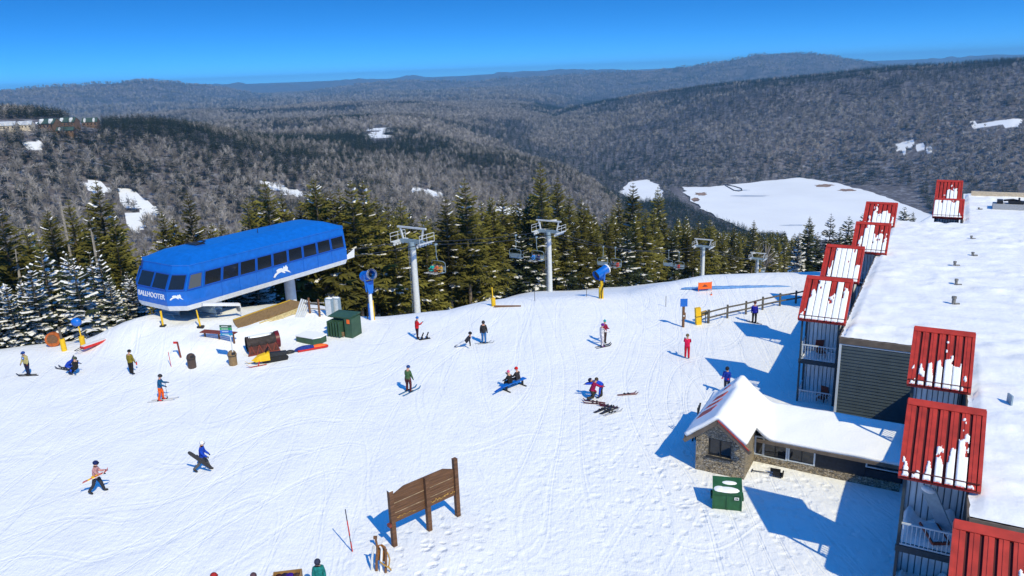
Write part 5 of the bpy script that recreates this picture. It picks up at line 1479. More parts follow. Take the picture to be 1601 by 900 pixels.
# ------------------------------------------------------------------ big wooden trail board
L_, C_, R__ = ground(617, 853), ground(668, 831), ground(716, 806)
d = (R__ - L_); d.z = 0; W_ = d.length; rz = math.atan2(d.y, d.x)
e = empty('wooden_trail_board', L_, rz, 'big brown wooden trail board on three posts, seen from behind', 'sign')
b = MB()
for x, h in ((0, 2.75), (W_ * .52, 2.68), (W_, 2.95)):
    bb = MB(); bb.box((x, 0 if x != W_ * .52 else -.09, h / 2 - .25), (.2, .2, h + .5)); o = bb.build('post', [M['brownsign']], e)
    c_ = MB(); c_.box((x, 0 if x != W_ * .52 else -.09, h + .015), (.21, .21, .03)); c_.build('post_cap', [M['snowobj'] if x == 0 else M['brownsign']], o)
zt0, zt1 = 2.50, 2.70
n = 6; z0 = 1.12
for k in range(n):
    za = z0 + (2.5 - z0) * k / n; zc = z0 + (2.5 - z0) * (k + 1) / n - (.018 if k in (1, 3) else .006)
    bb = MB(); x0, x1 = .11, W_ - .11
    if k < n - 1: bb.box(((x0 + x1) / 2, .03 + .004 * (k % 2), (za + zc) / 2), (x1 - x0, .06, zc - za))
    else: bb.prism([(x0, za), (x1, za), (x1, za + .2), (x1 - .55, za + .42), (x0 + .6, za + .42), (x0, za + .2)], -.06, 0, 0, Matrix.Rotation(math.pi / 2, 4, 'X'))
    bb.build('plank', [M['brownsign']], e)
bb = MB()
for z in (1.58, 2.06): bb.box((W_ / 2, -.005, z), (W_ - .3, .012, .022))
bb.build('worn_seam', [mat('pale_worn_wood', (.36, .27, .17), .8, noise=.5, nscale=4)], e)
q = random.Random(3); flm = mat('ochre_varnish', (.33, .19, .05), .6, noise=.4, nscale=8)
for k in range(16): bb = MB(); bb.box((W_ * (.56 + .03 * k * .9), -.008 - .0004 * k, 1.33 + q.uniform(-.06, .06)), (q.uniform(.03, .13), .008, q.uniform(.02, .09))); bb.build('varnish_flake', [flm], e)
for k in range(10): bb = MB(); bb.box((.3 + .1 * k, -.008 - .0004 * k, 1.30 + q.uniform(-.05, .05)), (q.uniform(.03, .12), .008, q.uniform(.02, .05))); bb.build('varnish_flake', [flm], e)
bb = MB(); bb.box((-.16, .0, 1.1), (.14, .2, .14)); bb.build('bracket', [redwood], e)
b = MB(); lp = [at(x, y, LAKE_Z) for x, y in ((1134, 290), (1141, 294), (1148, 298), (1155, 299), (1160, 298), (1159, 295), (1148, 291.5), (1137, 289.8))]
b.tube([p + Vector((0, 0, .8)) for p in lp], 1.0, 6); tag(b.build('boom', [M['dark']]), 'dark curved floating boom frozen into the far lake', 'boom')
# far houses on the left hill
def house(px, py, Wp, Hp, D_, roof_c, wall_c, label, dorm=2, gable=.5):
    d_ = ray(px, py); rr_ = np.arange(420, 1100, 4.0); k = rr_ / math.hypot(d_[0], d_[1])
    hit = np.nonzero(CAMZ + d_[2] * k <= height(d_[0] * k, d_[1] * k) + 5)[0]; D_ = float(rr_[hit[0]]) if len(hit) else 800.0
    k = D_ / math.hypot(d_[0], d_[1]); x, y = d_[0] * k, d_[1] * k; z = gz(x, y) + 2
    print('house', label, round(D_))
    e = empty('hill_house', (x, y, z), R(rnd.uniform(-18, 18)), label, 'house', 'houses on the left hilltop')
    w = Wp * D_ / F * .74; h = Hp * D_ / F * .66; dep = w * .55
    b = MB(); b.box((0, 0, h * .2 - 4), (w, dep, h * .6 + 8)); b.build('wall', [wall_c], e)
    b = MB(); y0 = dep * .58; zr = h; ze = h * .45
    b.add([(-w * .53, -y0, ze), (w * .53, -y0, ze), (w * .5, 0, zr), (-w * .5, 0, zr), (-w * .53, y0, ze), (w * .53, y0, ze)], [(0, 1, 2, 3), (3, 2, 5, 4)])
    o = b.build('roof', [roof_c], e); s_ = o.modifiers.new('thick', 'SOLIDIFY'); s_.thickness = .4
    b = MB(); b.add([(-w * .5, -dep / 2, ze), (-w * .5, dep / 2, ze), (-w * .5, 0, zr - .3)], [(0, 1, 2)]); b.add([(w * .5, -dep / 2, ze), (w * .5, dep / 2, ze), (w * .5, 0, zr - .3)], [(0, 1, 2)]); b.build('gable', [wall_c], e)
    for i in range(dorm):
        xx = w * (-.3 + .6 * i / max(1, dorm - 1)); b = MB(); b.prism([(xx - w * .06, ze * .9), (xx + w * .06, ze * .9), (xx + w * .06, ze + (zr - ze) * .5), (xx, ze + (zr - ze) * .95), (xx - w * .06, ze + (zr - ze) * .5)], dep * .1, dep * .56, 0, Matrix.Rotation(math.pi / 2, 4, 'X')); b.build('dormer', [M['white']], e)
    for i in range(4):
        b = MB(); b.box((w * (-.36 + .24 * i), -dep / 2 - .04, h * .18), (w * .08, .08, h * .2)); b.build('window', [M['glass']], e)
gr = mat('green_shingles', (.04, .075, .062), .7, noise=.2, nscale=.3); sr = mat('snowy_grey_roof', (.42, .45, .50), .7, noise=.2, nscale=.3)
crw = mat('cream_wall', (.62, .54, .42), .7); brw = mat('cedar_wall', (.16, .10, .065), .7)
HOUSES = [(12, 196, 28, 14, sr, crw, 'cream hill house with a grey roof, cut by the left edge', 3), (40, 194, 24, 13, sr, crw, 'cream hill house with a grey roof, second from the left edge', 2),
          (78, 194, 34, 17, gr, brw, 'green-roofed cedar hill house above the small snow patch', 2), (108, 191, 30, 16, gr, brw, 'green-roofed hill house, middle one of the cedar group', 2), (103, 203, 28, 12, gr, brw, 'green-roofed hill house, lowest of the cedar group', 1), (142, 191, 26, 15, gr, brw, 'green-roofed hill house at the right end of the group', 2)]
for px, py, Wp, Hp, rc, wc, lab, dm in HOUSES: house(px, py, Wp, Hp, 640 + (py - 190) * -6, rc, wc, lab, dm)
# ------------------------------------------------------------------ people
SK = M['skin']
def rotx(a): return Matrix.Rotation(a, 3, 'X')
def person(loc, yaw, label, jacket, pants, helmet=(.02, .02, .025), boots=(.03, .03, .035), glove=(.02, .02, .02), pose='stand', scale=1.0, group=None,
           lean=3, hip=(4, -4), knee=(4, 4), sh=(8, 8), ab=(9, 9), el=(18, 18), head=4, goggles=(.02, .02, .02), hat='helmet', hips_z=None, skis=None, hood=False, ski_yaw=0.0, spread=.10, hiptwist=0.0, slim=1.0, face_down=False, emblem=None):
    """local +y is where the figure faces; joints are placed by angles in degrees, then one skin is grown over them"""
    e = empty('person', loc, yaw, label, 'person', group); e.scale = (scale,) * 3
    th, shn, ft = .44, .44, .20
    def leg(side, hf, kf):
        hp = Vector((side * spread, 0, 0))
        d1 = Vector((side * .03, math.sin(R(hf)), -math.cos(R(hf)))); k = hp + d1 * th
        a2 = R(hf - kf); d2 = Vector((side * .02, math.sin(a2), -math.cos(a2))); an = k + d2 * shn
        fdir = Vector((side * .12, math.cos(a2 * .35), math.sin(a2 * .6) if kf < 60 or hf > 40 else -.3)).normalized()
        return hp, k, an, an + fdir * ft + Vector((0, 0, -.05))
    LG = [leg(s, hip[i], knee[i]) for i, s in enumerate((-1, 1))]
    T = Matrix.Rotation(-R(lean), 3, 'X')
    pel = Vector((0, 0, .03)); wai = T @ Vector((0, 0, .20)); che = T @ Vector((0, .01, .40)); nek = T @ Vector((0, -.005, .55))
    Hd = Matrix.Rotation(-R(lean * .6 + head), 3, 'X')
    h1 = nek + Hd @ Vector((0, .015, .09)); h2 = h1 + Hd @ Vector((0, .03, .10)); h3 = h2 + Hd @ Vector((0, 0, .07))
    nose = h2 + Hd @ Vector((0, .105, -.025))
    ARM = []
    for i, s in enumerate((-1, 1)):
        sp = T @ Vector((s * .17, 0, .47))
        a = R(sh[i]) + R(lean) * 0; d1 = Vector((s * math.sin(R(ab[i])), math.sin(a) * math.cos(R(ab[i])), -math.cos(a) * math.cos(R(ab[i])))).normalized()
        eb = sp + d1 * .28
        a2 = a + R(el[i]); d2 = Vector((s * math.sin(R(ab[i] * .4)) * (1 if el[i] < 60 else -.8), math.sin(a2), -math.cos(a2))).normalized()
        wr = eb + d2 * .25; ARM.append((sp, eb, wr, wr + d2 * .09, d2))
    V = []; E_ = []; Rd = []; part = []
    def v(p, r, prt, par=None):
        V.append(p.copy()); Rd.append(r if isinstance(r, tuple) else (r, r)); part.append(prt)
        if par is not None: E_.append((par, len(V) - 1))
        return len(V) - 1
    p0 = v(pel, (.165 * slim, .14), 1); p1 = v(wai, (.175 * slim, .145), 0, p0); p2 = v(che, (.195 * slim, .155), 0, p1)
    p3 = v(nek, .072, 0, p2); q1 = v(h1, .078, 2, p3); q2 = v(h2, .108, 2, q1); v(h3, .085, 2, q2)
    v(nose, .018, 2, q2)
    for (hp, k, an, toe) in LG:
        a = v(hp + Vector((0, 0, -.06)), .122, 1, p0); b_ = v(hp.lerp(k, .55), .110, 1, a); c = v(k, .088, 1, b_); d = v(k.lerp(an, .35), .086, 1, c); f = v(an + Vector((0, 0, .05)), .078, 1, d); g = v(an, .068, 3, f); v(toe, .052, 3, g)
    for (sp, eb, wr, hd, d2) in ARM:
        a = v(sp, .092, 0, p2); b_ = v(eb, .074, 0, a); c = v(wr, .056, 0, b_); v(hd, .040, 4, c)
    me = bpy.data.meshes.new('person_body'); me.from_pydata([tuple(x) for x in V], E_, [])
    tmp = bpy.data.objects.new('tmp', me); COL.objects.link(tmp)
    md = tmp.modifiers.new('skin', 'SKIN'); md.use_smooth_shade = True
    for i, sv in enumerate(me.skin_vertices[0].data): sv.radius = Rd[i]; sv.use_root = (i == 0)
    ss = tmp.modifiers.new('sub', 'SUBSURF'); ss.levels = 1; ss.render_levels = 1
    dg = bpy.context.evaluated_depsgraph_get(); body = bpy.data.meshes.new_from_object(tmp.evaluated_get(dg))
    bpy.data.objects.remove(tmp)
    body.materials.clear()
    for m_ in (cloth(jacket), cloth(pants), SK, cloth(boots), cloth(glove)): body.materials.append(m_)
    segs = [(V[a], V[b_], part[b_], max(Rd[b_])) for a, b_ in E_]
    jz = .02      # jacket hem hangs below the waist
    zmin = 9
    for poly in body.polygons:
        c = poly.center; best = None
        for a, b_, pt, rr in segs:
            ab_ = b_ - a; t = max(0, min(1, (c - a).dot(ab_) / max(ab_.length_squared, 1e-9))); dd = (c - (a + ab_ * t)).length - rr * .5
            if best is None or dd < best[0]: best = (dd, pt)
        pt = best[1]
        if pt == 1 and (T.inverted() @ c).z > -.03 and abs(c.x) < .2 and lean < 80: pt = 0
        poly.material_index = pt; poly.use_smooth = True
    for vv in body.vertices: zmin = min(zmin, vv.co.z)
    zoff = (-zmin + .01) if hips_z is None else hips_z
    o = bpy.data.objects.new('body', body); COL.objects.link(o); o.parent = e; o.location = (0, 0, zoff)
    Z = Vector((0, 0, zoff))
    HM = Hd.to_4x4()
    if hat == 'helmet':
        b = MB(); b.ell(h2 + Hd @ Vector((0, -.005, .035)) + Z, (.128, .145, .128), 0, 14, 8, -.35, HM); b.build('helmet', [cloth(helmet)], e)
        b = MB(); b.box((0, 0, 0), (.17, .05, .075)); b.v = [tuple(h2 + Hd @ (Vector(p) + Vector((0, .105, .012))) + Z) for p in b.v]; b.build('goggles', [M['glass'] if goggles is None else cloth(goggles)], e)
    elif hat == 'beanie':
        b = MB(); b.ell(h2 + Hd @ Vector((0, -.01, .04)) + Z, (.118, .128, .12), 0, 12, 6, -.15, HM); b.ell(h2 + Hd @ Vector((0, -.02, .17)) + Z, (.035, .035, .035), 0, 8, 6); b.build('hat', [cloth(helmet)], e)
    else:
        b = MB(); b.ell(h2 + Hd @ Vector((0, -.02, .03)) + Z, (.118, .128, .12), 0, 12, 6, -.55, HM); b.build('hair', [cloth(helmet)], e)
    if hood:
        b = MB(); b.ell(h2 + Hd @ Vector((0, -.03, .0)) + Z, (.135, .13, .15), 0, 12, 8, -.9, HM); b.build('hood', [cloth(jacket)], e)
    # gloves: palm, four fingers of unequal length, thumb off the side
    for i, (sp, eb, wr, hd, d2) in enumerate(ARM):
        s = -1 if i == 0 else 1
        side = d2.cross(Vector((0, 0, 1)));  side = side.normalized() if side.length > .1 else Vector((1, 0, 0))
        nrm = side.cross(d2).normalized(); b = MB()
        for f in range(4):
            base = wr + d2 * .085 + side * (-.033 + .022 * f); ln = (.07, .085, .08, .06)[f]
            b.tube([base, base + d2 * ln * .5 - nrm * .004, base + d2 * ln * .85 - nrm * .03], [.014, .013, .010], 6)
        tb = wr + d2 * .05 - side * s * .035; b.tube([tb, tb - side * s * .035 + d2 * .03, tb - side * s * .04 + d2 * .06 - nrm * .01], [.015, .013, .010], 6)
        b.v = [tuple(Vector(p) + Z) for p in b.v]; b.build('glove_fingers', [cloth(glove)], e)
    if emblem:
        b = MB(); b.tube([che + T @ Vector((0, .145, 0)) + Z, che + T @ Vector((0, .16, 0)) + Z], .11, 14); b.build('jacket_emblem', [cloth(emblem)], e)
        b = MB(); b.tube([che + T @ Vector((0, .158, 0)) + Z, che + T @ Vector((0, .168, 0)) + Z], .045, 10); b.build('emblem_dot', [M['white']], e)
    if skis:
        for (hp, k, an, toe) in LG:
            c = (an + toe) / 2 + Z
            b = ski_mb(skis[1]); M4 = Matrix.Translation((c.x, c.y, max(.0, c.z - .075))) @ Matrix.Rotation(R(ski_yaw), 4, 'Z')
            b.v = [tuple(M4 @ Vector(p)) for p in b.v]; b.build('ski', [mat_c(skis[0]), M['dark']], e)
    e['_z'] = zoff
    del e['_z']
    return e, [(wr + d2 * .08 + Z) for (sp, eb, wr, hd, d2) in ARM]
_mc = {}
def mat_c(c):
    if c not in _mc: _mc[c] = mat('gear_paint', c, .35, noise=.1)
    return _mc[c]
def ski_mb(L=1.65, w=.10):
    b = MB(); n = 10; vs = []
    for i in range(n + 1):
        t = i / n; y = -L * .48 + L * t; z = .012 + (max(0, t - .88) / .12) ** 2 * .12; ww = w * (.5 + .12 * abs(t - .5) * 2) * (1 if t < .95 else .5)
        vs += [(-ww, y, z), (ww, y, z), (ww, y, z + .025), (-ww, y, z + .025)]
    fs = []
    for i in range(n):
        a = 4 * i; c = a + 4
        fs += [(a, c, c + 1, a + 1), (a + 3, a + 2, c + 2, c + 3), (a, a + 3, c + 3, c), (a + 1, c + 1, c + 2, a + 2)]
    fs += [(0, 1, 2, 3), (4 * n + 3, 4 * n + 2, 4 * n + 1, 4 * n)]
    b.add(vs, fs, 0); b.box((0, .10, .06), (.07, .12, .06), 1); b.box((0, -.16, .065), (.07, .1, .08), 1)
    return b
def loose_skis(px, py, yaw, L, c, label, group=None, n=2, gap=.22, name='skis'):
    e = empty(name, ground(px, py), R(yaw), label, name, group)
    for k in range(n):
        b = ski_mb(L); M4 = Matrix.Translation((gap * (k - (n - 1) / 2), .06 * k, .02)) @ Matrix.Rotation(R(4 - 7 * k), 4, 'Z')
        b.v = [tuple(M4 @ Vector(p)) for p in b.v]; b.build('ski', [mat_c(c), M['dark']], e)
    return e
def ski_poles(p, q, label, col=(.03, .03, .035), group=None):
    """a pole from grip p to tip q"""
    e = empty('ski_pole', q, 0, label, 'ski pole', group); d = Vector(p) - Vector(q)
    b = MB(); b.tube([(0, 0, 0), d * .88], .013, 6); b.build('shaft', [mat_c(col)], e)
    b = MB(); b.tube([d * .86, d], .02, 6); b.build('grip', [M['rubber']], e)
    b = MB(); b.tube([d * .06, d * .075], .05, 8); b.build('basket', [M['rubber']], e)
def snowboard(center, M3, L, c, label, c2=None):
    e = empty('snowboard', center, 0, label, 'snowboard'); e.rotation_euler = M3.to_euler()
    b = MB(); pts = []
    for k in range(24):
        t = 2 * math.pi * k / 24; x = math.cos(t); y = math.sin(t)
        pts.append((.15 * (abs(x) ** .6) * (1 if x > 0 else -1) * (1 - .12 * (1 - abs(y))), L / 2 * (abs(y) ** .5) * (1 if y > 0 else -1)))
    b.prism(pts, -.01, .012); b.build('board', [mat_c(c)], e)
    for y in (-.25, .25):
        b = MB(); b.box((0, y, .05), (.22, .12, .08)); b.box((0, y - .07, .11), (.2, .03, .16)); b.build('binding', [M['dark']], e)
    return e

navy = (.015, .02, .05); black = (.018, .018, .02)
# facing: 0 = away from the camera, 90 = image left, -90 = image right, 180 = towards the camera
def G(px, py): return ground(px, py)
SN_ = 1.0
person(G(45, 586), R(165), 'person in pale yellow jacket with a round blue emblem, far left', (.42, .36, .15), navy, (.02, .06, .25), glove=(.12, .02, .01), sh=(6, 12), el=(15, 25), hip=(8, -4), knee=(6, 4), skis=((.05, .05, .06), 1.5), ski_yaw=-75, spread=.12, emblem=(.02, .12, .45))
person(G(120, 586), R(60), 'person in black sitting on the snow, leaning on one arm, right of the blue-sleeved one', black, black, (.06, .08, .05), pose='sit', lean=-12, hip=(82, 70), knee=(60, 35), sh=(-30, 40), ab=(14, 10), el=(5, 40))
person(G(106, 586), R(-70), 'person with bright blue sleeves bending down on the snow beside the one in black', (.015, .06, .45), navy, black, lean=62, hip=(70, 55), knee=(95, 80), sh=(45, 150), ab=(8, 30), el=(20, 5))
loose_skis(100, 577, 62, 1.5, (.04, .05, .08), 'dark skis sticking out behind the two people on the snow at the left', name='skis')
person(G(207, 585), R(-12), 'person in an olive-yellow jacket and black trousers, seen from behind', (.20, .16, .02), black, black, glove=(.02, .02, .02), sh=(2, 4), ab=(12, 12), hip=(3, -5))
e = empty('water_bottle', G(215, 577), 0, 'small red bottle hanging by the olive-yellow jacketed person', 'bottle'); b = MB(); b.tube([(0, 0, .35), (0, 0, .55)], .05, 8); b.build('flask', [M['redp']], e); b = MB(); b.tube([(0, 0, .55), (0, 0, .62)], .025, 6); b.build('cap', [M['dark']], e); b = MB(); b.tube([(0, 0, .62), (-.1, 0, .85)], .008, 4); b.build('strap', [M['dark']], e)
_, h = person(G(253, 626), R(-80), 'skier in a teal-blue jacket and orange trousers, facing right', (.012, .095, .22), (.75, .11, .015), (.03, .03, .035), lean=8, hip=(14, -2), knee=(18, 14), sh=(25, 18), ab=(12, 12), el=(60, 50), skis=((.55, .56, .58), 1.75), boots=(.5, .03, .03))
g = G(262, 622); ski_poles((g.x, g.y, g.z + 1.15), g, 'ski pole held by the person in orange trousers')
_, h = person(G(319, 736), R(-85), 'person in a blue jacket and grey trousers striding right with a snowboard', (.010, .055, .42), (.10, .10, .10), (.75, .76, .78), lean=6, hip=(26, -20), knee=(14, 24), sh=(10, 14), ab=(8, 10), el=(35, 40), goggles=(.03, .05, .1))
c = G(319, 736) + Vector((.02, -.32, .82)); snowboard(c, (Matrix.Rotation(R(0), 3, 'Z') @ Matrix.Rotation(R(42), 3, 'Y') @ Matrix.Rotation(R(90), 3, 'Z') @ Matrix.Rotation(R(78), 3, 'Y')), 1.5, (.035, .033, .035), 'black snowboard carried under the arm of the striding person in blue')
_, h = person(G(154, 770), R(-82), 'person in a pale pink jacket and dark trousers walking right with skis', (.52, .27, .27), (.035, .036, .045), (.01, .02, .09), lean=8, hip=(24, -16), knee=(14, 20), sh=(25, 30), ab=(8, 8), el=(65, 60))
c = G(154, 770) + Vector((0, -.25, .92)); ee = empty('carried_skis', c, 0, 'white and red skis carried level by the person in pink', 'skis'); ee.rotation_euler = (R(-20), 0, R(-88))
ee.rotation_euler = (Matrix.Rotation(R(-88), 3, 'Z') @ Matrix.Rotation(R(24), 3, 'X')).to_euler()
for k, cc in enumerate(((.78, .72, .62), (.55, .03, .02))):
    b = ski_mb(1.55); b.v = [(x + .03 - .07 * k, y + .18 * k, z + .04 * k) for x, y, z in b.v]; b.build('ski', [mat_c(cc), M['yellow']], ee)
_, h = person(G(639, 613), R(-25), 'person in a green jacket and maroon trousers skiing away', (.055, .115, .05), (.085, .02, .025), (.02, .06, .2), lean=10, hip=(16, 8), knee=(22, 18), sh=(12, 6), ab=(14, 12), el=(30, 20), skis=((.05, .18, .35), 1.7), ski_yaw=-12, spread=.14)
person(G(653, 530), R(-60), 'person in red jacket and blue hat at the foot of the tallest tower', (.50, .012, .02), (.03, .012, .02), (.02, .12, .42), hat='beanie', sh=(15, 30), el=(60, 95), ab=(10, 6), hip=(5, -3))
# small dog-sized gear bag pair beside the red jacket
e = empty('ski_bindings', G(664, 530), R(-70), 'black snowboard with high bindings standing beside the red-jacketed person', 'snowboard')
b = MB(); b.box((0, 0, .03), (.28, .9, .025)); b.build('board', [M['dark']], e)
for y in (-.2, .2):
    b = MB(); b.box((0, y, .12), (.2, .12, .16)); b.beam((0, y - .05, .15), (.0, y + .14, .55), .16, .05); b.build('binding', [M['rubber']], e)
person(G(757, 537), R(-5), 'person in a black hooded jacket and blue jeans, seen from behind', (.03, .03, .034), (.035, .14, .36), (.10, .08, .07), hat='hair', ab=(14, 12), sh=(2, 6), hip=(4, -3), skis=((.4, .42, .44), 1.3), ski_yaw=-70, hood=True)
person(G(729, 543), R(75), 'person in dark jacket and white trousers lying back on the snow', (.035, .035, .045), (.72, .72, .74), black, lean=-38, hip=(62, 66), knee=(8, 18), sh=(-20, 10), ab=(18, 16), el=(10, 40))
# two on the bench
bp = G(803, 607); brz = math.atan2(at(822, 597).y - at(786, 611).y, at(822, 597).x - at(786, 611).x)
e = empty('ski_bench', bp, brz, 'long blue bench made from skis on two black trestles', 'bench')
b = MB(); b.box((0, 0, .44), (2.05, .34, .05)); b.tube([(1.02, -.17, .44), (1.02, .17, .44)], .03, 8); b.build('seat', [M['blue']], e)
b = MB(); b.add([(-1.02, -.15, .42), (-1.02, .0, .42), (-1.7, -.02, .30), (-1.7, -.14, .30), (-1.02, -.15, .46), (-1.02, .0, .46), (-1.7, -.02, .33), (-1.7, -.14, .33)], [(0, 1, 2, 3)[::-1], (4, 5, 6, 7), (0, 3, 7, 4), (1, 5, 6, 2), (3, 2, 6, 7)]); b.build('ski_tail', [M['bluetrim']], e)
for x in (-.62, .8):
    b = MB(); b.box((x, 0, .22), (.09, .12, .42)); b.box((x, 0, .02), (.10, .75, .05)); b.build('trestle', [M['dark']], e)
def bench_pt(x, y, z): return bp + Vector((math.cos(brz) * x - math.sin(brz) * y, math.sin(brz) * x + math.cos(brz) * y, z))
person(bench_pt(-.28, .02, 0), brz, 'person in black with a pink hat sitting on the blue bench, left one', black, black, (.75, .12, .25), hat='beanie', lean=8, hip=(84, 84), knee=(80, 84), sh=(30, 60), el=(30, 60), hips_z=.56, scale=.92)
person(bench_pt(.42, .02, 0), brz, 'person in dark grey with a red helmet sitting on the blue bench, right one', (.03, .028, .034), (.10, .15, .22), (.62, .02, .02), lean=6, hip=(84, 84), knee=(84, 80), sh=(30, 30), el=(40, 40), hips_z=.56, scale=.95)
person(G(941, 542), R(-60), 'person in white and purple ski clothes with a purple helmet, in front', (.66, .63, .64), (.62, .58, .62), (.14, .015, .24), goggles=(.1, .1, .14), sh=(20, 40), el=(60, 40), ab=(12, 14), hip=(10, 0), knee=(10, 8), skis=((.03, .03, .04), 1.5), boots=(.12, .03, .2), glove=(.05, .03, .08))
person(G(945, 536), R(-30), 'person in a magenta jacket with a turquoise hat behind the one in white', (.28, .015, .05), (.05, .03, .03), (.02, .35, .36), hat='beanie', hip=(6, -8), sh=(5, 15), el=(15, 60))
person(G(941, 622), R(75), 'person in a bright blue jacket bending over to help a companion', (.012, .065, .55), (.04, .036, .034), navy, lean=78, hip=(14, 6), knee=(10, 8), sh=(75, 60), ab=(4, 6), el=(8, 20), head=10)
person(G(925, 625), R(-70), 'person in a magenta jacket kneeling in front of the bending blue one', (.32, .012, .07), (.05, .045, .035), (.06, .045, .03), hat='hair', lean=28, hip=(60, 10), knee=(110, 95), sh=(40, 55), el=(20, 25))
loose_skis(930, 630, 70, 1.45, (.12, .03, .03), 'dark and white skis by the knees of the kneeling magenta person', name='skis', gap=.3)
loose_skis(980, 617, -82, 1.3, (.25, .12, .11), 'red and grey skis lying right of the bending blue person', name='skis', gap=.12)
for k, (x, y, yw, c) in enumerate([(941, 641, -52, (.035, .04, .06)), (950, 643, -50, (.04, .04, .05)), (957, 646, -56, (.5, .51, .54)), (953, 636, 62, (.09, .02, .02))]):
    loose_skis(x, y, yw, 1.35, c, ['dark skis at the left of the fanned heap on the snow', 'dark skis in the middle of the fanned heap on the snow', 'pale skis at the right of the fanned heap on the snow', 'maroon skis laid across the top of the fanned heap'][k], 'fanned heap of skis', name='skis', gap=.14)
person(G(1074, 560), R(-15), 'person in a bright pink-red jacket and red trousers left of the lodge', (.62, .012, .075), (.55, .012, .03), (.16, .12, .06), sh=(35, 30), el=(90, 80), ab=(10, 10), hip=(4, -4), glove=(.03, .02, .1))
person(G(1179, 505), R(-20), 'person in a royal blue jacket and black trousers by the rail fence', (.02, .02, .30), black, (.09, .02, .02), hip=(5, -6), ab=(13, 10), skis=((.1, .1, .11), 1.1), ski_yaw=70)
pb = local(-5.1, -1.9, 0); pb.z = gz(pb.x, pb.y)
pb = ground(1136, 615)
person(pb, R(150), 'person in a blue jacket half hidden behind the roof of the stone hut', (.012, .04, .33), navy, (.02, .02, .03), sh=(30, 30), el=(60, 60), glove=(.5, .03, .05))
e = empty('leaning_skis', local(-6.15, -6.2, 0), LRZ, 'dark skis leaning up against the left eave of the stone hut', 'skis')
for k in range(3):
    b = MB(); b.beam((-.35 + .1 * k, .25 * k, -.1), (.02 - .12 * k, .2 * k + .1, 2.35 - .25 * k), .09, .03); b.build('ski', [M['dark']], e)
# bottom edge of the picture
_, h = person(G(503, 935), R(-165), 'person in a teal jacket and dark hat, cut off by the bottom edge', (.012, .16, .15), black, (.035, .04, .07), lean=4, sh=(6, 10), el=(20, 40), hood=False)
for k, (x, y, cj, ch, lab) in enumerate([(404, 958, (.02, .3, .33), (.09, .05, .06), 'person with a dark helmet and turquoise sleeve at the bottom edge'), (340, 960, (.1, .02, .02), (.3, .02, .02), 'person with a red hat at the bottom edge, leftmost one')]):
    person(G(x, y), R(-150 + 60 * k), lab, cj, black, ch, lean=4)
cr = G(450, 917)
e = empty('timber_crate', cr, R(8), 'open timber crate full of dark and purple gear at the bottom edge', 'crate')
b = MB()
for (c, s) in (((0, -.38, .25), (1.15, .05, .5)), ((0, .38, .25), (1.15, .05, .5)), ((-.55, 0, .25), (.05, .72, .5)), ((.55, 0, .25), (.05, .72, .5)), ((0, 0, .03), (1.1, .72, .05))): b.box(c, s)
b.build('box', [mat('raw_timber', (.34, .19, .07), .7, noise=.25, nscale=4)], e)
for k, (x, y, r, c, lab) in enumerate([(-.36, .1, .19, (.05, .015, .02), 'maroon helmet at the left of the timber crate'), (-.12, .14, .2, (.03, .02, .05), 'black helmet in the timber crate'), (.1, .1, .22, (.05, .015, .26), 'purple helmet in the middle of the timber crate'), (.36, .12, .2, (.09, .05, .035), 'brown helmet at the right of the timber crate')]):
    ee = empty('helmet', cr + Vector((x, y, .32)), 0, lab, 'helmet', 'helmets in the timber crate')
    b = MB(); b.ell((0, 0, 0), (r, r * 1.1, r), 0, 14, 7, -.4); b.build('shell', [cloth(c)], ee)
    b = MB(); b.box((0, -r * .98, .02), (r * 1.2, .05, .08)); b.build('visor', [M['dark']], ee)
e = empty('ski_pole', G(484, 908), R(0), 'ski poles lying on the snow between the timber crate and the teal jacket', 'ski poles')
b = MB(); b.tube([(-.5, -.05, .05), (.55, .1, .06)], .02, 6); b.build('shaft', [M['tan']], e); b = MB(); b.tube([(.4, .0, .06), (.75, .15, .05)], .03, 6); b.build('grip', [M['dark']], e)
# wheeled gear sled with skis by the board
gs = G(594, 890)
e = empty('gear_cart', gs, R(-20), 'brown and white hand sled stood on end left of the wooden board', 'sled')
tl_ = M['tan']
for k, x in enumerate((-.32, -.1, .12, .34)):
    b = MB(); b.tube([(x, -.12, 0), (x, -.02, .5), (x * .9, .12, .95), (x * .8, .02, 1.12)], [.06, .055, .05, .03], 8); b.build('runner', [[M['steel'], M['wood'], M['white'], M['wood']][k]], e)
b = MB(); b.add([(-.2, .1, .35), (.22, .1, .35), (.26, .16, 1.0), (.05, .2, 1.08), (-.18, .16, 1.0)], [(0, 1, 2, 3, 4)]); o = b.build('seat_board', [mat('varnished_wood', (.34, .14, .03), .4, noise=.3)], e)
s_ = o.modifiers.new('thick', 'SOLIDIFY'); s_.thickness = .06
b = MB(); b.tube([(.1, -.1, .45), (.35, -.2, .42), (.55, -.15, .3), (.6, -.1, .15)], .035, 7); b.tube([(.4, .05, .9), (.52, 0, .6), (.5, -.1, .3)], .03, 7); b.build('cross_bar', [mat('ochre_wood', (.42, .25, .06), .6, noise=.2)], e)
p_ = G(590, 853)
e = empty('sign_stake', p_, 0, 'short brown stake standing behind the upended hand sled', 'stake'); b = MB(); b.tube([(0, 0, -.2), (-.05, 0, .42)], .05, 7); b.build('shaft', [M['wood']], e); b = MB(); b.box((-.06, 0, .42), (.16, .1, .12)); b.build('cap', [M['wood']], e)
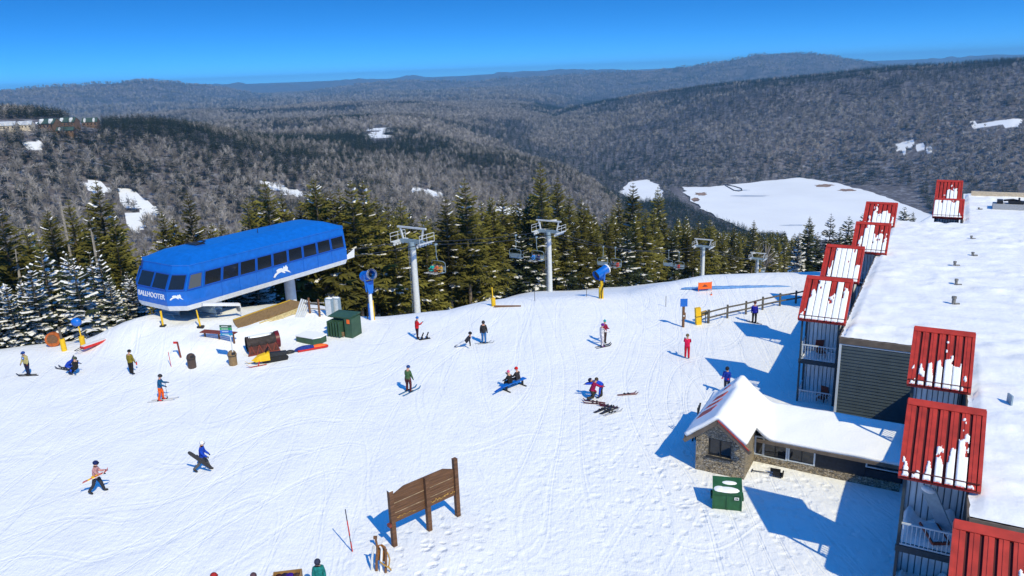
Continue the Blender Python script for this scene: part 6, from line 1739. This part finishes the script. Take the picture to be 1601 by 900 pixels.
# riders on the chairs
RL = {0: 'rider with an orange jacket on the first occupied chair, right of the tallest tower'}
for k, (pos, rz, x, c) in enumerate(RIDER_SEATS):
    lab = ['chairlift rider in orange-brown by the tallest tower, middle seat', 'chairlift rider in an ochre jacket by the tallest tower', 'chairlift rider in a turquoise jacket by the tallest tower', 'chairlift rider in navy half behind the second tower', 'chairlift rider in bright blue beside the second tower',
           'chairlift rider in a red jacket right of the second tower', 'chairlift rider in black right of the second tower', 'chairlift rider in red alone left of the third tower', 'chairlift rider in yellow at the farthest tower'][k]
    Mr = Matrix.Rotation(rz, 3, 'Z'); p = pos + Mr @ Vector((x, .02, -1.17))
    person(p, rz, lab, c, black, black, lean=-4, hip=(84, 84), knee=(70, 70), sh=(40, 40), el=(40, 40), hips_z=.13, skis=((.6, .6, .62), 1.5))
# ------------------------------------------------------------------ light, sky, air, camera
SUN_EL, SHADOW_AZ = R(44), R(-32)
w = bpy.data.worlds.new('World'); scene.world = w; w.use_nodes = True
nt = w.node_tree; bg = nt.nodes['Background']
sky = nt.nodes.new('ShaderNodeTexSky'); sky.sky_type = 'NISHITA'; sky.sun_disc = False
sky.sun_elevation = SUN_EL; sky.sun_rotation = SHADOW_AZ + math.pi
sky.altitude = 1500; sky.air_density = 1.0; sky.dust_density = .2; sky.ozone_density = 3.0
hs = nt.nodes.new('ShaderNodeHueSaturation'); hs.inputs['Saturation'].default_value = 1.32
tc = nt.nodes.new('ShaderNodeTexCoord'); sx_ = nt.nodes.new('ShaderNodeSeparateXYZ'); cx_ = nt.nodes.new('ShaderNodeCombineXYZ')
ma = nt.nodes.new('ShaderNodeMath'); ma.operation = 'MULTIPLY_ADD'; ma.inputs[1].default_value = 4.2; ma.inputs[2].default_value = .115
mn = nt.nodes.new('ShaderNodeMath'); mn.operation = 'MINIMUM'; mn.inputs[1].default_value = .6; nt.links.new(ma.outputs[0], mn.inputs[0])
nm = nt.nodes.new('ShaderNodeVectorMath'); nm.operation = 'NORMALIZE'
nt.links.new(tc.outputs['Generated'], sx_.inputs[0]); nt.links.new(sx_.outputs[2], ma.inputs[0])
for i in (0, 1): nt.links.new(sx_.outputs[i], cx_.inputs[i])
mx_ = nt.nodes.new('ShaderNodeMath'); mx_.operation = 'MAXIMUM'; mx_.inputs[1].default_value = .11; nt.links.new(mn.outputs[0], mx_.inputs[0]); nt.links.new(mx_.outputs[0], cx_.inputs[2]); nt.links.new(cx_.outputs[0], nm.inputs[0]); nt.links.new(nm.outputs[0], sky.inputs[0])
tn = nt.nodes.new('ShaderNodeMix'); tn.data_type = 'RGBA'; tn.blend_type = 'MULTIPLY'; tn.inputs[0].default_value = 1; tn.inputs[7].default_value = (.48, .96, 1.12, 1)
nt.links.new(sky.outputs[0], hs.inputs['Color']); nt.links.new(hs.outputs[0], tn.inputs[6]); nt.links.new(tn.outputs[2], bg.inputs[0])
bg.inputs[1].default_value = 0.15
sl = bpy.data.lights.new('sun', 'SUN'); sl.energy = 2.9; sl.angle = R(.5); sl.color = (1, .89, .585)
so = bpy.data.objects.new('sun', sl); COL.objects.link(so)
d = Vector((math.sin(SHADOW_AZ) * math.cos(SUN_EL), math.cos(SHADOW_AZ) * math.cos(SUN_EL), -math.sin(SUN_EL)))
so.rotation_euler = d.to_track_quat('-Z', 'Y').to_euler(); so.location = (0, 0, 60)

def haze():
    X = 20800; b = MB(); z0 = ZMIN - 1; z1 = max(ZMAX, CAMZ + 2) + 14
    b.box((0, 0, (z0 + z1) / 2), (2 * X, 2 * X, z1 - z0))
    m = bpy.data.materials.new('haze'); m.use_nodes = True; t = m.node_tree; t.nodes.clear()
    o = t.nodes.new('ShaderNodeOutputMaterial'); v = t.nodes.new('ShaderNodeVolumePrincipled')
    v.inputs['Color'].default_value = (.24, .62, 1, 1); v.inputs['Density'].default_value = HAZE_D
    v.inputs['Anisotropy'].default_value = .0
    t.links.new(v.outputs[0], o.inputs['Volume'])
    h = b.build('haze', m); h['kind'] = 'stuff'
HAZE_D = 7.5e-5
haze()

cam = bpy.data.cameras.new('camera'); co = bpy.data.objects.new('camera', cam); COL.objects.link(co)
cam.sensor_width = 36; cam.lens = 36 * F / PW; cam.clip_end = 80000; cam.clip_start = .2
zb = Vector(-_fw); xr = Vector(_rt) * math.cos(ROLL) + Vector(-_up) * math.sin(ROLL) * -1 * -1
# image right = cos*rt - ... solved from ray(): moving +px adds (cosR*rt - sinR*up)
xr = Vector(_rt * math.cos(ROLL) - _up * math.sin(ROLL)); yr = Vector(_rt * math.sin(ROLL) + _up * math.cos(ROLL))
co.matrix_world = Matrix(((xr.x, yr.x, zb.x, 0), (xr.y, yr.y, zb.y, 0), (xr.z, yr.z, zb.z, CAMZ), (0, 0, 0, 1)))
scene.camera = co
scene.view_settings.view_transform = 'Standard'; scene.view_settings.look = 'None'
scene.view_settings.exposure = 0.55; scene.view_settings.gamma = 1
scene.render.engine = 'CYCLES'
c = scene.cycles
c.use_denoising = True; c.max_bounces = 5; c.diffuse_bounces = 3; c.glossy_bounces = 2; c.transmission_bounces = 2; c.volume_bounces = 0
c.transparent_max_bounces = 4
